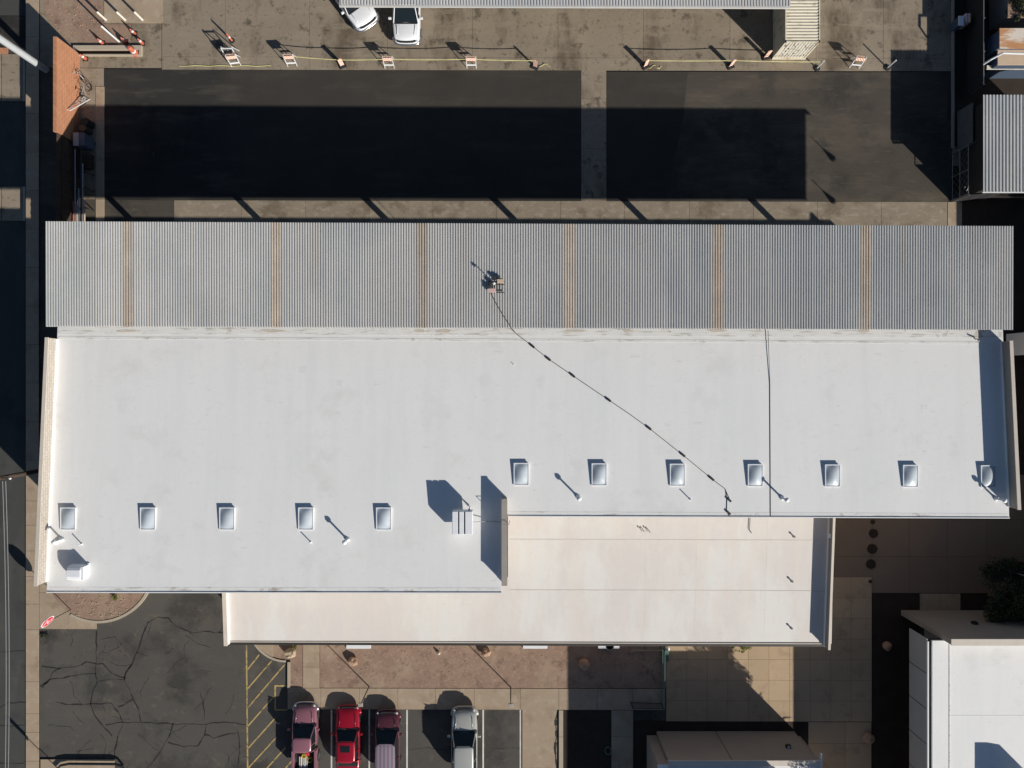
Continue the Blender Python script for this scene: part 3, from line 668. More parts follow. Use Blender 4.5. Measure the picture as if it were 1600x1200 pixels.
# evaporative coolers
a, b = RW(706, 836), RW(738, 800)
zc = z1((a.y + b.y) / 2)
co = thing('roof_cooler', Vector(((a.x + b.x) / 2, (a.y + b.y) / 2, zc)), 'white evaporative cooler with two slots beside the middle parapet', 'cooler')
cx, cy = co.location.x, co.location.y + 0.25
MB().box(cx - 0.30, cx + 0.30, cy - 0.3, cy + 0.35, zc - 0.1, zc + 0.42).build('plinth', 'unit_white', co)
MB().box(cx - 0.55, cx + 0.72, cy - 0.75, cy + 0.72, zc + 0.40, zc + 1.02).build('cabinet', 'unit_white', co, bevel=0.02)
for i in (0, 1, 2):
    x = cx - 0.55 + [0.0, 0.43, 0.80][i]; x1_ = cx - 0.55 + [0.37, 0.74, 1.27][i]
    MB().box(x + 0.02, x1_ - 0.01, cy - 0.73, cy + 0.70, zc + 1.021, zc + 1.08).build('top_panel', 'unit_white', co, bevel=0.015)
k = MB()
for x in (cx - 0.15, cx + 0.22): k.box(x - 0.028, x + 0.028, cy - 0.70, cy + 0.68, zc + 1.021, zc + 1.028)
k.build('slot', 'black', co)
MB().tube([(cx + 0.5, cy + 0.80, zc), (cx + 0.5, cy + 0.80, zc + 0.9), (cx + 0.5, cy + 0.6, zc + 0.9)], 0.07, 8, ).build('duct', 'steel_white', co)
a = RW(125, 892); zc = z1(a.y)
c2 = thing('roof_cooler', a, 'small white curved-top cooler at the left end of the roof', 'cooler')
n = 10; vs = []
for i in range(n + 1):
    th = math.pi * i / n / 2
    vs += [(a.x - 0.5, a.y - 0.45 + 0.9 * 0 + 0.45 * (1 - math.cos(th)) * 0, 0)] if False else []
prof = [(-0.45, 0.0), (0.45, 0.0), (0.45, 0.42), (0.38, 0.58), (0.2, 0.66), (-0.2, 0.66), (-0.38, 0.6), (-0.45, 0.45)]
m_ = len(prof)
vs = [(a.x - 0.46, a.y + y, zc + z) for y, z in prof] + [(a.x + 0.40, a.y + y, zc + z) for y, z in prof]
fs = [tuple(range(m_)), tuple(range(2 * m_ - 1, m_ - 1, -1))] + [(i, (i + 1) % m_, m_ + (i + 1) % m_, m_ + i) for i in range(m_)]
MB().add(vs, fs).build('cabinet', 'unit_white', c2, bevel=0.02)
MB().box(a.x + 0.405, a.x + 0.56, a.y - 0.4, a.y + 0.4, zc + 0.04, zc + 0.6).build('intake_panel', 'unit_white', c2, bevel=0.01)
MB().box(a.x - 0.49, a.x + 0.6, a.y - 0.49, a.y + 0.49, zc - 0.05, zc + 0.035).build('base', 'unit_white', c2)

# small fittings on the cream roof
for px, py, lb in ((1237, 908, 'small dark vent stub on the cream roof, middle of three by its east parapet'), (1236, 981, 'small dark vent stub on the cream roof, southernmost by its east parapet'), (1240, 838, 'small dark vent stub on the cream roof, northernmost by its east parapet')):
    o = MB().lathe([(0.10, 0), (0.05, 0.04), (0.05, 0.18), (0.08, 0.2), (0.03, 0.26)], 10, tuple(RT(px, py))).build('vent_stub', 'steel')
    tag(o, lb, 'vent', 'vent stubs on the cream roof')
k = MB()
for dx, dy in ((0, 0), (4, 1), (9, 0), (13, 2)): k.beam(RT(998 + dx, 823 + dy, 0.05), RT(1003 + dx, 830 + dy, 0.2), 0.05, 0.05)
tag(k.build('pipe_bracket', 'steel'), 'small cluster of metal pipe brackets on the north of the cream roof', 'bracket')
tag(MB().tube([RT(1172, 809, 0.06), RT(1171, 828, 0.06), RT(1174.5, 833, 0.06)], 0.022, 6).build('conduit', 'cable'), 'short thin conduit with bent end on the cream roof', 'conduit')
tag(MB().box(xe - 0.50, xe - 0.30, RT(0, 838).y, RT(0, 832).y, z2(-10) + 0.35, z2(-10) + 0.62).build('junction_box', 'steel_white'), 'small white box on the east parapet of the cream roof', 'box')
k = MB()
for s_ in ((0, 0), (5, 2)): k.beam(RW(1521 + s_[0], 527 + s_[1], 0.08), RW(1525 + s_[0], 531 + s_[1], 0.25), 0.06, 0.06)
tag(k.build('pipe_bracket', 'steel'), 'small bracket near the north-east corner of the white roof', 'bracket')

# ------------------------------------------------------------------ north canopy, container
c2n = thing('vehicle_canopy', P(880, -40, 0) , 'corrugated metal vehicle canopy along the top edge over the white pickups', 'canopy')
zc2 = 3.5
f0 = lambda x: P(530, 7.5, zc2).y + (P(1235, 10, zc2).y - P(530, 7.5, zc2).y) * (x - P(530, 0, zc2).x) / (P(1235, 0, zc2).x - P(530, 0, zc2).x)
f1 = lambda x: f0(x) + 6.0
xs_ = [P(530, 0, zc2).x + (P(1235, 0, zc2).x - P(530, 0, zc2).x) * i / 8 for i in range(9)]
for i in range(8): corrugated(xs_[i], xs_[i + 1] - 0.001, f0, f1, lambda y: zc2, 0.2, 0.04, 'roof_sheet', 'galv', c2n)
MB().beam((xs_[0], f0(xs_[0]) - 0.05, zc2 - 0.08), (xs_[-1], f0(xs_[-1]) - 0.05, zc2 - 0.08), 0.10, 0.16).build('gutter', 'galv', c2n)
for x in xs_[::2]:
    MB().box(x - 0.07, x + 0.07, f0(x) + 3.5, f0(x) + 3.64, 0, zc2 - 0.05).build('column', 'steel_dark', c2n)
ct = thing('shipping_container', G(1232, 30), 'cream shipping container with ribbed roof beside the vehicle canopy', 'container')
xa, xb = P(1227, 0, 2.59).x, P(1281.5, 0, 2.59).x; ya = P(0, 65.5, 2.59).y; yb = ya + 6.06
MB().box(xa + 0.03, xb - 0.03, ya + 0.04, yb, 0.14, 2.52).build('body', 'container', ct)
nr = 27
vs = []; fs = []
ly = [(ya + 0.12 + i * (6.06 - 0.24) / (nr * 4), [0, 0, 1, 1][i % 4]) for i in range(nr * 4 + 1)]
for y, h in ly: vs += [(xa + 0.08, y, 2.535 + h * 0.035), (xb - 0.08, y, 2.535 + h * 0.035)]
fs = [(2 * i, 2 * i + 1, 2 * i + 3, 2 * i + 2) for i in range(len(ly) - 1)]
MB().add(vs, fs).build('roof_panel', 'container', ct)
k = MB()
for x in (xa + 0.04, xb - 0.04): k.beam((x, ya, 2.55), (x, yb, 2.55), 0.08, 0.08)
for y in (ya + 0.04, yb - 0.04): k.beam((xa + 0.08, y, 2.55), (xb - 0.08, y, 2.55), 0.08, 0.08)
for x in (xa + 0.06, xb - 0.06): k.box(x - 0.06, x + 0.06, ya - 0.02, ya + 0.1, 0, 2.5)
k.beam((xa, ya, 0.07), (xb, ya, 0.07), 0.1, 0.14)
k.build('frame', 'container', ct)
for i in range(10):                              # pressed ribs of the south end wall
    x = xa + 0.16 + i * (xb - xa - 0.32) / 9.6
    MB().box(x, x + 0.12, ya + 0.005, ya + 0.045, 0.2, 2.46).build('end_rib', 'hatch', ct)
MB().box(xa + 0.1, xb - 0.1, ya + 0.03, ya + 0.05, 0.15, 2.5).build('end_panel', 'hatch', ct)
k = MB()
for (u, v) in [(random.uniform(0.15, 2.2), random.uniform(0.4, 2.3)) for _ in range(26)]:
    k.box(xa + u, xa + u + random.uniform(0.03, 0.06), ya - 0.001, ya + 0.004, v, v + random.uniform(0.08, 0.2))
k.build('vent_slot', 'black', ct)
for x in (xa, xb): 
    for y in (ya,):
        MB().box(x - 0.09 if x == xb else x, x if x == xb else x + 0.09, y - 0.021, y + 0.12, 2.49, 2.60).build('corner_casting', 'steel_dark', ct)

# ------------------------------------------------------------------ vehicles
def vehicle(name, label, cat, loc, rz, W, L, hood_z, roof_z, y_ws0, y_ws1, y_rf, paint, kind='suv', ribs=0, sunroof=False, y_rw=None):
    """front towards +y, origin on the ground at the front bumper; y values are metres behind the bumper"""
    t = thing(name, loc, label, cat, None, rz)
    hw = W / 2
    pm = paint
    end = L
    # body loft
    if kind == 'pickup': body_end = y_rf + 0.12
    else: body_end = L
    st = [(0.0, 0.62, 0.42, 0.60, 0.62), (0.10, 0.80, 0.30, 0.74, hood_z - 0.22), (0.35, 0.93, 0.26, hood_z - 0.16, hood_z - 0.09), (0.8, 0.98, 0.25, hood_z - 0.10, hood_z - 0.03),
          (y_ws0, 1.0, 0.25, hood_z - 0.04, hood_z), (y_ws1, 1.0, 0.25, hood_z, hood_z + 0.02), (body_end - 0.6, 1.0, 0.25, hood_z + 0.02, hood_z + 0.03)]
    if kind == 'pickup': st += [(body_end, 1.0, 0.26, hood_z + 0.02, hood_z + 0.03)]
    else: st += [(body_end - 0.15, 0.95, 0.28, hood_z - 0.02, hood_z), (body_end, 0.82, 0.40, hood_z - 0.2, hood_z - 0.15)]
    rings = []
    for y, k_, zb, zs, zt in st:
        x = hw * k_
        rings.append([(x * 0.90, -y, zb), (x * 0.99, -y, zb + 0.12), (x, -y, (zb + zs) / 2 + 0.05), (x * 0.97, -y, zs - 0.06), (x * 0.88, -y, zs), (x * 0.45, -y, zt), (0, -y, zt + 0.012),
                      (-x * 0.45, -y, zt), (-x * 0.88, -y, zs), (-x * 0.97, -y, zs - 0.06), (-x, -y, (zb + zs) / 2 + 0.05), (-x * 0.99, -y, zb + 0.12), (-x * 0.90, -y, zb)])
    n = len(rings[0]); vs = [v for r_ in rings for v in r_]; fs = []
    for i in range(len(rings) - 1):
        for j in range(n): fs.append((i * n + j, i * n + (j + 1) % n, (i + 1) * n + (j + 1) % n, (i + 1) * n + j))
    fs += [tuple(range(n)), tuple((len(rings) - 1) * n + j for j in range(n))]
    MB().add(vs, fs).build('body', pm, t, world=False, smooth=True, sub=2)
    # hood crease strips and panel gap
    k = MB()
    for s_ in (-1, 1): k.tube([(s_ * hw * 0.60, -0.45, hood_z - 0.07), (s_ * hw * 0.66, -(y_ws0 - 0.15), hood_z + 0.005)], 0.018, 6)
    k.build('hood_crease', pm, t, world=False, smooth=True)
    # glasshouse
    bz = hood_z - 0.03
    ye = y_rw if y_rw else (y_rf + 0.10 if kind == 'pickup' else min(L - 0.15, y_rf + 0.35))
    lo = [(-hw * 0.86, -y_ws0, bz), (hw * 0.86, -y_ws0, bz), (hw * 0.92, -y_ws1, bz), (hw * 0.92, -(y_rf - 0.2), bz), (hw * 0.86, -ye, bz), (-hw * 0.86, -ye, bz), (-hw * 0.92, -(y_rf - 0.2), bz), (-hw * 0.92, -y_ws1, bz)]
    up = [(-hw * 0.66, -y_ws1, roof_z - 0.04), (hw * 0.66, -y_ws1, roof_z - 0.04), (hw * 0.73, -(y_ws1 + 0.15), roof_z - 0.05), (hw * 0.73, -(y_rf - 0.15), roof_z - 0.05), (hw * 0.66, -y_rf, roof_z - 0.04), (-hw * 0.66, -y_rf, roof_z - 0.04), (-hw * 0.73, -(y_rf - 0.15), roof_z - 0.05), (-hw * 0.73, -(y_ws1 + 0.15), roof_z - 0.05)]
    fs = [tuple(range(8)), tuple(range(15, 7, -1))] + [(i, (i + 1) % 8, 8 + (i + 1) % 8, 8 + i) for i in range(8)]
    MB().add(lo + up, fs).build('glasshouse', 'glass', t, world=False)
    # roof panel with crown
    vs = []; nx, ny = 10, 12
    for i in range(nx + 1):
        for j in range(ny + 1):
            u = -1 + 2 * i / nx; v = j / ny
            ex = 0.73 + 0.03 * math.sin(math.pi * v)
            if j in (0, ny): ex -= 0.03
            y = y_ws1 - 0.03 + (y_rf + 0.06 - y_ws1) * v + (0.03 * (u * u) if j == 0 else 0) - (0.03 * (u * u) if j == ny else 0)
            z = roof_z + 0.02 - 0.05 * u * u - 0.04 * (2 * v - 1) ** 4
            if ribs and abs(u) < 0.85 and 0.08 < v < 0.95: z += 0.018 * (i % 2)
            vs.append((u * hw * ex, -y, z))
    fs = [(i * (ny + 1) + j, (i + 1) * (ny + 1) + j, (i + 1) * (ny + 1) + j + 1, i * (ny + 1) + j + 1) for i in range(nx) for j in range(ny)]
    o = MB().add(vs, fs).build('roof', pm, t, world=False, smooth=not ribs)
    so_ = o.modifiers.new('solid', 'SOLIDIFY'); so_.thickness = 0.05
    if sunroof: MB().box(-0.36, 0.30, -(y_ws1 + 0.75), -(y_ws1 + 0.28), roof_z + 0.0, roof_z + 0.028).build('sunroof', 'glass', t, world=False, bevel=0.01)
    # pillars
    for s_ in (-1, 1):
        MB().tube([(s_ * hw * 0.88, -y_ws0, bz + 0.02), (s_ * hw * 0.70, -y_ws1, roof_z - 0.01)], 0.035, 8).build('pillar', pm, t, world=False)
        ym = (y_ws1 + y_rf) / 2
        MB().tube([(s_ * hw * 0.93, -ym, bz), (s_ * hw * 0.75, -ym, roof_z - 0.03)], 0.035, 8).build('pillar', pm, t, world=False)
        MB().tube([(s_ * hw * 0.92, -(y_rf + 0.02), bz), (s_ * hw * 0.72, -(y_rf - 0.03), roof_z - 0.03)], 0.05, 8).build('pillar', pm, t, world=False)
        # mirror
        k = MB(); k.box(*sorted((s_ * (hw + 0.02), s_ * (hw + 0.24))), -(y_ws0 + 0.34), -(y_ws0 + 0.20), hood_z + 0.02, hood_z + 0.20)
        k.build('mirror', pm if s_ > 0 or kind != 'x' else 'black', t, world=False, bevel=0.03)
        # headlight
        MB().lathe([(0.02, 0), (0.10, 0.01), (0.10, 0.05), (0.03, 0.07)], 12, (s_ * hw * 0.72, -0.12, hood_z - 0.34)).build('headlight', 'lamp_glass', t, world=False)
        for yw in (0.85, L - 1.0):
            wv = []; 
            k = MB(); n_ = 18; xa_, xb_ = s_ * (hw - 0.24), s_ * (hw + 0.012); r_ = 0.36
            vs = [(x, -yw + r_ * math.cos(2 * math.pi * i / n_), r_ + r_ * math.sin(2 * math.pi * i / n_)) for x in (xa_, xb_) for i in range(n_)]
            k.add(vs, [tuple(range(n_)), tuple(range(2 * n_ - 1, n_ - 1, -1))] + [(i, (i + 1) % n_, n_ + (i + 1) % n_, n_ + i) for i in range(n_)])
            wo = k.build('wheel', 'tire', t, world=False)
            k = MB(); r_ = 0.22; xa_ = xb_; xb_ = s_ * (hw + 0.02)
            vs = [(x, -yw + r_ * math.cos(2 * math.pi * i / n_), 0.36 + r_ * math.sin(2 * math.pi * i / n_)) for x in (xa_, xb_) for i in range(n_)]
            k.add(vs, [tuple(range(n_)), tuple(range(2 * n_ - 1, n_ - 1, -1))] + [(i, (i + 1) % n_, n_ + (i + 1) % n_, n_ + i) for i in range(n_)])
            k.build('rim', 'chrome', wo, world=False)
    # grille and bumper, following the rounded nose
    bp_ = [(-0.98, -0.55), (-0.96, -0.38), (-0.88, -0.20), (-0.74, -0.06), (-0.5, 0.01), (0, 0.03), (0.5, 0.01), (0.74, -0.06), (0.88, -0.20), (0.96, -0.38), (0.98, -0.55)]
    MB().tube([(hw * x, y, 0.50) for x, y in bp_], 0.10, 8).build('bumper', 'chrome' if kind == 'pickup' else pm, t, world=False, smooth=True)
    MB().tube([(hw * x * 0.9, y - 0.03, hood_z - 0.27) for x, y in bp_[3:8]], 0.06, 8).build('grille', 'black', t, world=False, smooth=True)
    MB().tube([(-hw * 0.7, -(y_ws0 + 0.05), bz + 0.055), (hw * 0.1, -(y_ws0 + 0.12), bz + 0.10)], 0.012, 5).build('wiper', 'black', t, world=False)
    MB().tube([(-hw * 0.05, -(y_ws0 + 0.05), bz + 0.055), (hw * 0.62, -(y_ws0 + 0.12), bz + 0.10)], 0.012, 5).build('wiper', 'black', t, world=False)
    MB().beam((-hw * 0.82, -(y_ws0 - 0.03), hood_z + 0.005), (hw * 0.82, -(y_ws0 - 0.03), hood_z + 0.005), 0.09, 0.03).build('cowl', 'black', t, world=False)
    if kind == 'pickup':
        y0, y1 = body_end + 0.03, L
        k = MB()
        k.box(-hw * 0.98, -hw * 0.80, -y1, -y0, 0.45, hood_z + 0.02); k.box(hw * 0.80, hw * 0.98, -y1, -y0, 0.45, hood_z + 0.02)
        k.box(-hw * 0.80, hw * 0.80, -y0 - 0.08, -y0, 0.45, hood_z); k.box(-hw * 0.80, hw * 0.80, -y1, -y1 + 0.08, 0.45, hood_z)
        k.build('bed', pm, t, world=False, bevel=0.02)
        MB().box(-hw * 0.80, hw * 0.80, -y1 + 0.08, -y0 - 0.08, 0.55, 0.60).build('bed_floor', 'black', t, world=False)
    return t
def paint(name, col, metal=0.15, rough=0.28): return mat(name, col, rough, 0.03, 1, 20, metal=metal, spec=0.5, coat=0.8)
PT = {'pink': paint('faded_pink_paint', (0.31, 0.135, 0.165)), 'red': paint('red_car_paint', (0.34, 0.006, 0.02)), 'maroon': paint('maroon_paint', (0.10, 0.028, 0.038)),
      'silver': paint('pale_beige_silver_paint', (0.48, 0.48, 0.44), 0.25), 'white': paint('white_car_paint', (0.74, 0.75, 0.77), 0.0), 'mauve': paint('mauve_metallic', (0.35, 0.27, 0.32), 0.3)}
def at_front(px, py, h): p = P(px, py, h); return Vector((p.x, p.y, 0))
pk = vehicle('pickup_truck', 'pink pickup truck with tools in its open bed, leftmost in the parking row', 'pickup truck', at_front(476, 1101, 0.8), 0, 1.82, 4.9, 1.02, 1.62, 1.35, 2.05, 3.05, PT['pink'], 'pickup')
vehicle('sedan', 'bright red sedan with a sunroof between the two reddish vehicles', 'car', at_front(543.5, 1105, 0.7), 0, 1.78, 4.6, 0.92, 1.42, 1.50, 2.15, 3.65, PT['red'], 'sedan', sunroof=True, y_rw=4.2)
mv = vehicle('sport_utility_vehicle', 'dark maroon sport utility vehicle with ribbed mauve roof', 'car', at_front(605, 1113, 0.8), 0, 1.84, 4.7, 1.02, 1.64, 1.15, 1.92, 4.25, PT['maroon'], 'suv', ribs=1)
for o in bpy.data.objects:
    if o.parent == mv and o.name.startswith('roof'): o.data.materials[0] = PT['mauve']
vehicle('sport_utility_vehicle', 'pale silver sport utility vehicle parked alone, rightmost in the parking row', 'car', at_front(725.5, 1108, 0.8), 0, 1.90, 4.9, 1.05, 1.74, 1.50, 2.25, 4.45, PT['silver'], 'suv')
vehicle('pickup_truck', 'white pickup truck parked straight under the canopy at the top', 'pickup truck', at_front(635.5, 67.5, 0.7), math.pi, 2.0, 5.6, 1.12, 1.84, 1.25, 2.20, 4.0, PT['white'], 'pickup')
vehicle('pickup_truck', 'white pickup truck parked at an angle under the canopy corner at the top', 'pickup truck', at_front(577, 39, 0.7), math.pi + R(35), 2.0, 5.6, 1.12, 1.84, 1.25, 2.20, 4.0, PT['white'], 'pickup')
# load in the pink bed
lx, ly_ = pk.location.x, pk.location.y
k = thing('bucket', Vector((lx + 0.05, ly_ - 3.6, 0.6)), 'yellow bucket standing in the bed of the pink pickup', 'bucket')
MB().lathe([(0.12, 0), (0.16, 0.36), (0.17, 0.38), (0.15, 0.38), (0.11, 0.04)], 16, (lx - 0.0, ly_ - 3.62, 0.6)).build('pail', 'yellow', k, smooth=False)
MB().tube([(lx - 0.15, ly_ - 3.62, 0.98), (lx, ly_ - 3.5, 1.06), (lx + 0.15, ly_ - 3.62, 0.98)], 0.01, 6).build('handle', 'steel', k)
for i in range(5):
    x = lx - 0.42 + i * 0.13
    tag(MB().box(x, x + 0.07, ly_ - 4.6, ly_ - 3.8, 0.61, 0.72 + 0.03 * (i % 2)).build('plank', 'steel_white' if i % 2 else 'cap'), '%s in the bed of the pink pickup' % ['cream plank at the left side', 'higher white plank at the left', 'cream plank in the middle', 'higher white plank right of the middle', 'cream plank nearest the hose'][i], 'plank', 'planks in the pink pickup bed')
o = MB(); o.tube([(lx + 0.33 + 0.2 * math.cos(a_), ly_ - 4.05 + 0.2 * math.sin(a_), 0.66) for a_ in [i * math.pi / 8 for i in range(17)]], 0.035, 6)
o.tube([(lx + 0.33 + 0.14 * math.cos(a_), ly_ - 4.05 + 0.14 * math.sin(a_), 0.72) for a_ in [i * math.pi / 8 for i in range(17)]], 0.03, 6)
tag(o.build('hose_coil', 'leaf_yellow'), 'coiled olive hose in the bed of the pink pickup', 'hose')
tag(MB().box(lx + 0.12, lx + 0.34, ly_ - 3.65, ly_ - 3.42, 0.6, 0.9).build('fuel_can', 'red', bevel=0.03), 'red fuel can in the bed of the pink pickup', 'fuel can')

# ------------------------------------------------------------------ barricades, panels, cones, tape
bar = thing('barricade', (0, 0, 0), '', 'barricade', 'folding barricades along the asphalt edge')
for s_ in (-1, 1):
    for x in (-0.34, 0.34): MB().beam((x, s_ * 0.32, 0), (x, s_ * 0.03, 1.12), 0.045, 0.03).build('leg', 'steel_white', bar, world=False)
    y = lambda z: s_ * (0.32 - 0.29 * z / 1.12)
    for z0, z1_ in ((0.80, 1.08), (0.32, 0.44)):
        vs = [(-0.36, y(z0) + s_ * 0.02, z0), (0.36, y(z0) + s_ * 0.02, z0), (0.36, y(z1_) + s_ * 0.02, z1_), (-0.36, y(z1_) + s_ * 0.02, z1_)]
        vs += [(a_, b_ + s_ * 0.02, c_) for a_, b_, c_ in vs]
        MB().add(vs, [(0, 1, 2, 3), (7, 6, 5, 4), (0, 4, 5, 1), (1, 5, 6, 2), (2, 6, 7, 3), (3, 7, 4, 0)]).build('board', 'stripe' if z0 > 0.5 else 'steel_white', bar, world=False)
bspots = [(457, 97, 'striped folding barricade, second from the left along the asphalt edge', 0.05), (609, 100, 'striped folding barricade just south of the straight white pickup', 0), (737, 100, 'striped folding barricade right of the white pickups, nearest the middle', 0.0), (1335, 100, 'striped folding barricade to the right of the container', -0.1), (369, 97, 'striped folding barricade at the left end with a stacked white frame behind it', 0.12)]
for i, (px, py, lb, rz) in enumerate(bspots):
    loc = G(px, py, 0.012)
    if i == 0: bar.location = loc; bar['label'] = lb; bar.rotation_euler = (0, 0, rz)
    else: copy_tree(bar, loc, lb, rz)
# white frame stacked behind the left barricade
wf = thing('metal_frame', G(362, 80, 0.012), 'white metal A-frame folded behind the leftmost barricade', 'frame')
b0 = G(366, 88, 0.012)
for s_ in (-1, 1):
    for x in (-0.42, 0.35): MB().beam(b0 + Vector((x, s_ * 0.4, 0)), b0 + Vector((x, s_ * 0.04, 1.35)), 0.06, 0.04).build('leg', 'steel_white', wf)
for z in (0.4, 1.3): MB().beam(b0 + Vector((-0.42, -0.40 + 0.27 * z, z)), b0 + Vector((0.35, -0.40 + 0.27 * z, z)), 0.05, 0.08).build('rail', 'steel_white', wf)
vpn = thing('vertical_panel', (0, 0, 0), '', 'channelizer panel', 'vertical striped panels along the asphalt edge')
MB().prism([(-0.26, -0.2), (0.26, -0.2), (0.26, 0.2), (-0.26, 0.2)], 0, 0.09).build('base', 'black', vpn, world=False, bevel=0.02)
MB().box(-0.15, 0.15, -0.02, 0.02, 0.12, 1.05).build('panel', 'stripe', vpn, world=False)
MB().tube([(0, 0.04, 0.08), (0, 0.04, 1.12)], 0.02).build('post', 'steel', vpn, world=False)
vsp = [(535.5, 103, 'striped vertical panel standing left of the angled white pickup front', 0.4), (836, 105, 'orange striped vertical panel at the right end of the long tape run', -0.4), (1008, 104, 'striped vertical panel standing right of the concrete strip', 0.5), (1141, 104, 'striped vertical panel midway between the concrete strip and the container', 0.4), (1196, 90, 'striped vertical panel tucked beside the container corner', 0.2)]
for i, (px, py, lb, rz) in enumerate(vsp):
    loc = G(px, py, 0.012)
    if i == 0: vpn.location = loc; vpn['label'] = lb; vpn.rotation_euler = (0, 0, rz)
    else: copy_tree(vpn, loc, lb, rz)
pst = thing('delineator_post', (0, 0, 0), '', 'post', 'white posts at the right of the asphalt edge')
MB().lathe([(0.24, 0), (0.22, 0.07), (0.06, 0.1)], 14).build('base', 'black', pst, world=False)
MB().lathe([(0.05, 0.08), (0.05, 1.2), (0.03, 1.24)], 10).build('tube', 'steel_white', pst, world=False)
for i, (px, py, lb) in enumerate([(1276, 107, 'white post on round rubber base at the right end of the tape, by the container'), (1386, 106, 'white post on round rubber base at the edge of the dark shadow')]):
    if i == 0: pst.location = G(px, py, 0.012); pst['label'] = lb
    else: copy_tree(pst, G(px, py, 0.012), lb)
def sag(p, q, s, n=14):
    p = Vector(p); q = Vector(q); return [p.lerp(q, i / n) - Vector((0, 0, s * 4 * (i / n) * (1 - i / n))) for i in range(n + 1)]
def tape(pts, label, r=0.022):
    o = MB(); 
    pts = [Vector(p) for p in pts]; vs = []
    for i, p in enumerate(pts):
        tw = 1.1 + 0.25 * math.sin(i * 0.9)
        u = Vector((0, math.sin(tw), math.cos(tw))) * 0.024
        vs += [p - u, p + u, p + u + Vector((0, 0.004, 0)), p - u + Vector((0, 0.004, 0))]
    fs = []
    for i in range(len(pts) - 1):
        for k_ in range(4): fs.append((4 * i + k_, 4 * i + (k_ + 1) % 4, 4 * i + 4 + (k_ + 1) % 4, 4 * i + 4 + k_))
    o.add(vs, fs); return tag(o.build('caution_tape', 'tape'), label, 'caution tape', 'yellow caution tape strung along the asphalt edge')
g1 = lambda px, py, z: G(px, py, z)
tape(sag(g1(457, 97, 0.95), g1(535, 103, 0.95), 0.06), 'yellow caution tape strung from the second barricade to the panel by the angled pickup')
tape(sag(g1(535, 103, 0.95), g1(609, 102, 0.95), 0.05), 'yellow caution tape strung in front of the angled white pickup')
tape(sag(g1(609, 102, 0.95), g1(737, 102, 0.95), 0.08, 24), 'yellow caution tape strung in front of the straight white pickup')
tape(sag(g1(737, 102, 0.95), g1(836, 104, 0.95), 0.06, 20), 'yellow caution tape strung right of the white pickups')
tape(sag(g1(1008, 104, 0.95), g1(1141, 104, 0.95), 0.06, 24), 'yellow caution tape strung right of the concrete strip')
tape(sag(g1(1141, 104, 0.95), g1(1276, 106, 0.95), 0.06, 24), 'yellow caution tape strung in front of the container')
tape([g1(280 + 6 * i, 103.5 + 0.6 * math.sin(i), 0.05) for i in range(25)], 'yellow caution tape lying on the concrete at the left of the asphalt edge')
tape([g1(838 + 3.2 * i, 103 + 2.5 * math.sin(i * 1.1), 0.05 + 0.02 * (i % 3)) for i in range(8)], 'loose crumpled end of yellow tape at the orange striped panel')
tape([g1(1012 + 3 * i, 105 + 3 * math.sin(i * 1.4), 0.05 + 0.02 * (i % 3)) for i in range(8)], 'loose crumpled yellow tape beside the panel right of the concrete strip')

cone = thing('traffic_cone', (0, 0, 0), '', 'traffic cone', 'orange traffic cones in the north-west corner')
MB().box(-0.18, 0.18, -0.18, 0.18, 0, 0.035).build('base', 'black', cone, world=False)
MB().lathe([(0.15, 0.035), (0.11, 0.3), (0.075, 0.5), (0.03, 0.72)], 14).build('body', 'orange', cone, world=False, smooth=True)
MB().lathe([(0.104, 0.36), (0.082, 0.48)], 14).build('band', 'steel_white', cone, world=False)
cs = [(161, 68, 'orange traffic cone left of the white post on the gravel'), (197, 66, 'orange traffic cone just right of the white post'), (211, 53, 'orange traffic cone farthest north-east of the corner cones'), (223, 68, 'orange traffic cone rightmost of the corner cones'), (134, 92, 'orange traffic cone at the foot of the salmon block wall')]
for i, (px, py, lb) in enumerate(cs):
    if i == 0: cone.location = G(px, py, 0.02); cone['label'] = lb
    else: copy_tree(cone, G(px, py, 0.02), lb)
dr = thing('traffic_barrel', G(213, 84, 0.02), 'orange traffic barrel at the right end of the planter box', 'traffic barrel')
MB().lathe([(0.27, 0), (0.27, 0.1), (0.22, 0.12), (0.2, 0.4), (0.17, 0.9), (0.1, 1.0)], 16, tuple(G(213, 84, 0.02))).build('drum', 'orange', dr)
MB().lathe([(0.208, 0.42), (0.196, 0.55)], 16, tuple(G(213, 84, 0.02))).build('band', 'steel_white', dr)
dr = thing('traffic_delineator', G(363, 64, 0.02), 'tall red traffic delineator behind the leftmost barricade', 'delineator')
MB().lathe([(0.2, 0), (0.18, 0.06), (0.05, 0.1)], 14, tuple(G(363, 64, 0.02))).build('base', 'black', dr)
MB().lathe([(0.08, 0.08), (0.06, 1.0), (0.03, 1.1)], 12, tuple(G(363, 64, 0.02))).build('tube', 'orange', dr)
MB().lathe([(0.077, 0.5), (0.072, 0.7)], 12, tuple(G(363, 64, 0.02))).build('band', 'steel_white', dr)
for px, lb in ((166, 'left'), (196, 'middle'), (223, 'right')):
    c = G(px, 31.5, 0.05)
    tag(MB().lathe([(0.085, 0), (0.085, 1.05), (0.06, 1.10), (0.02, 1.12)], 14, tuple(c)).build('bollard', 'hatch', smooth=False), 'cream steel bollard on the concrete pad, %s one of three' % lb, 'bollard', 'three cream bollards on the pad')
c = G(186, 65, 0.02)
tag(MB().lathe([(0.07, 0), (0.07, 2.2), (0.03, 2.24)], 12, tuple(c)).build('white_post', 'steel_white'), 'tall white steel post standing among the traffic cones', 'post')

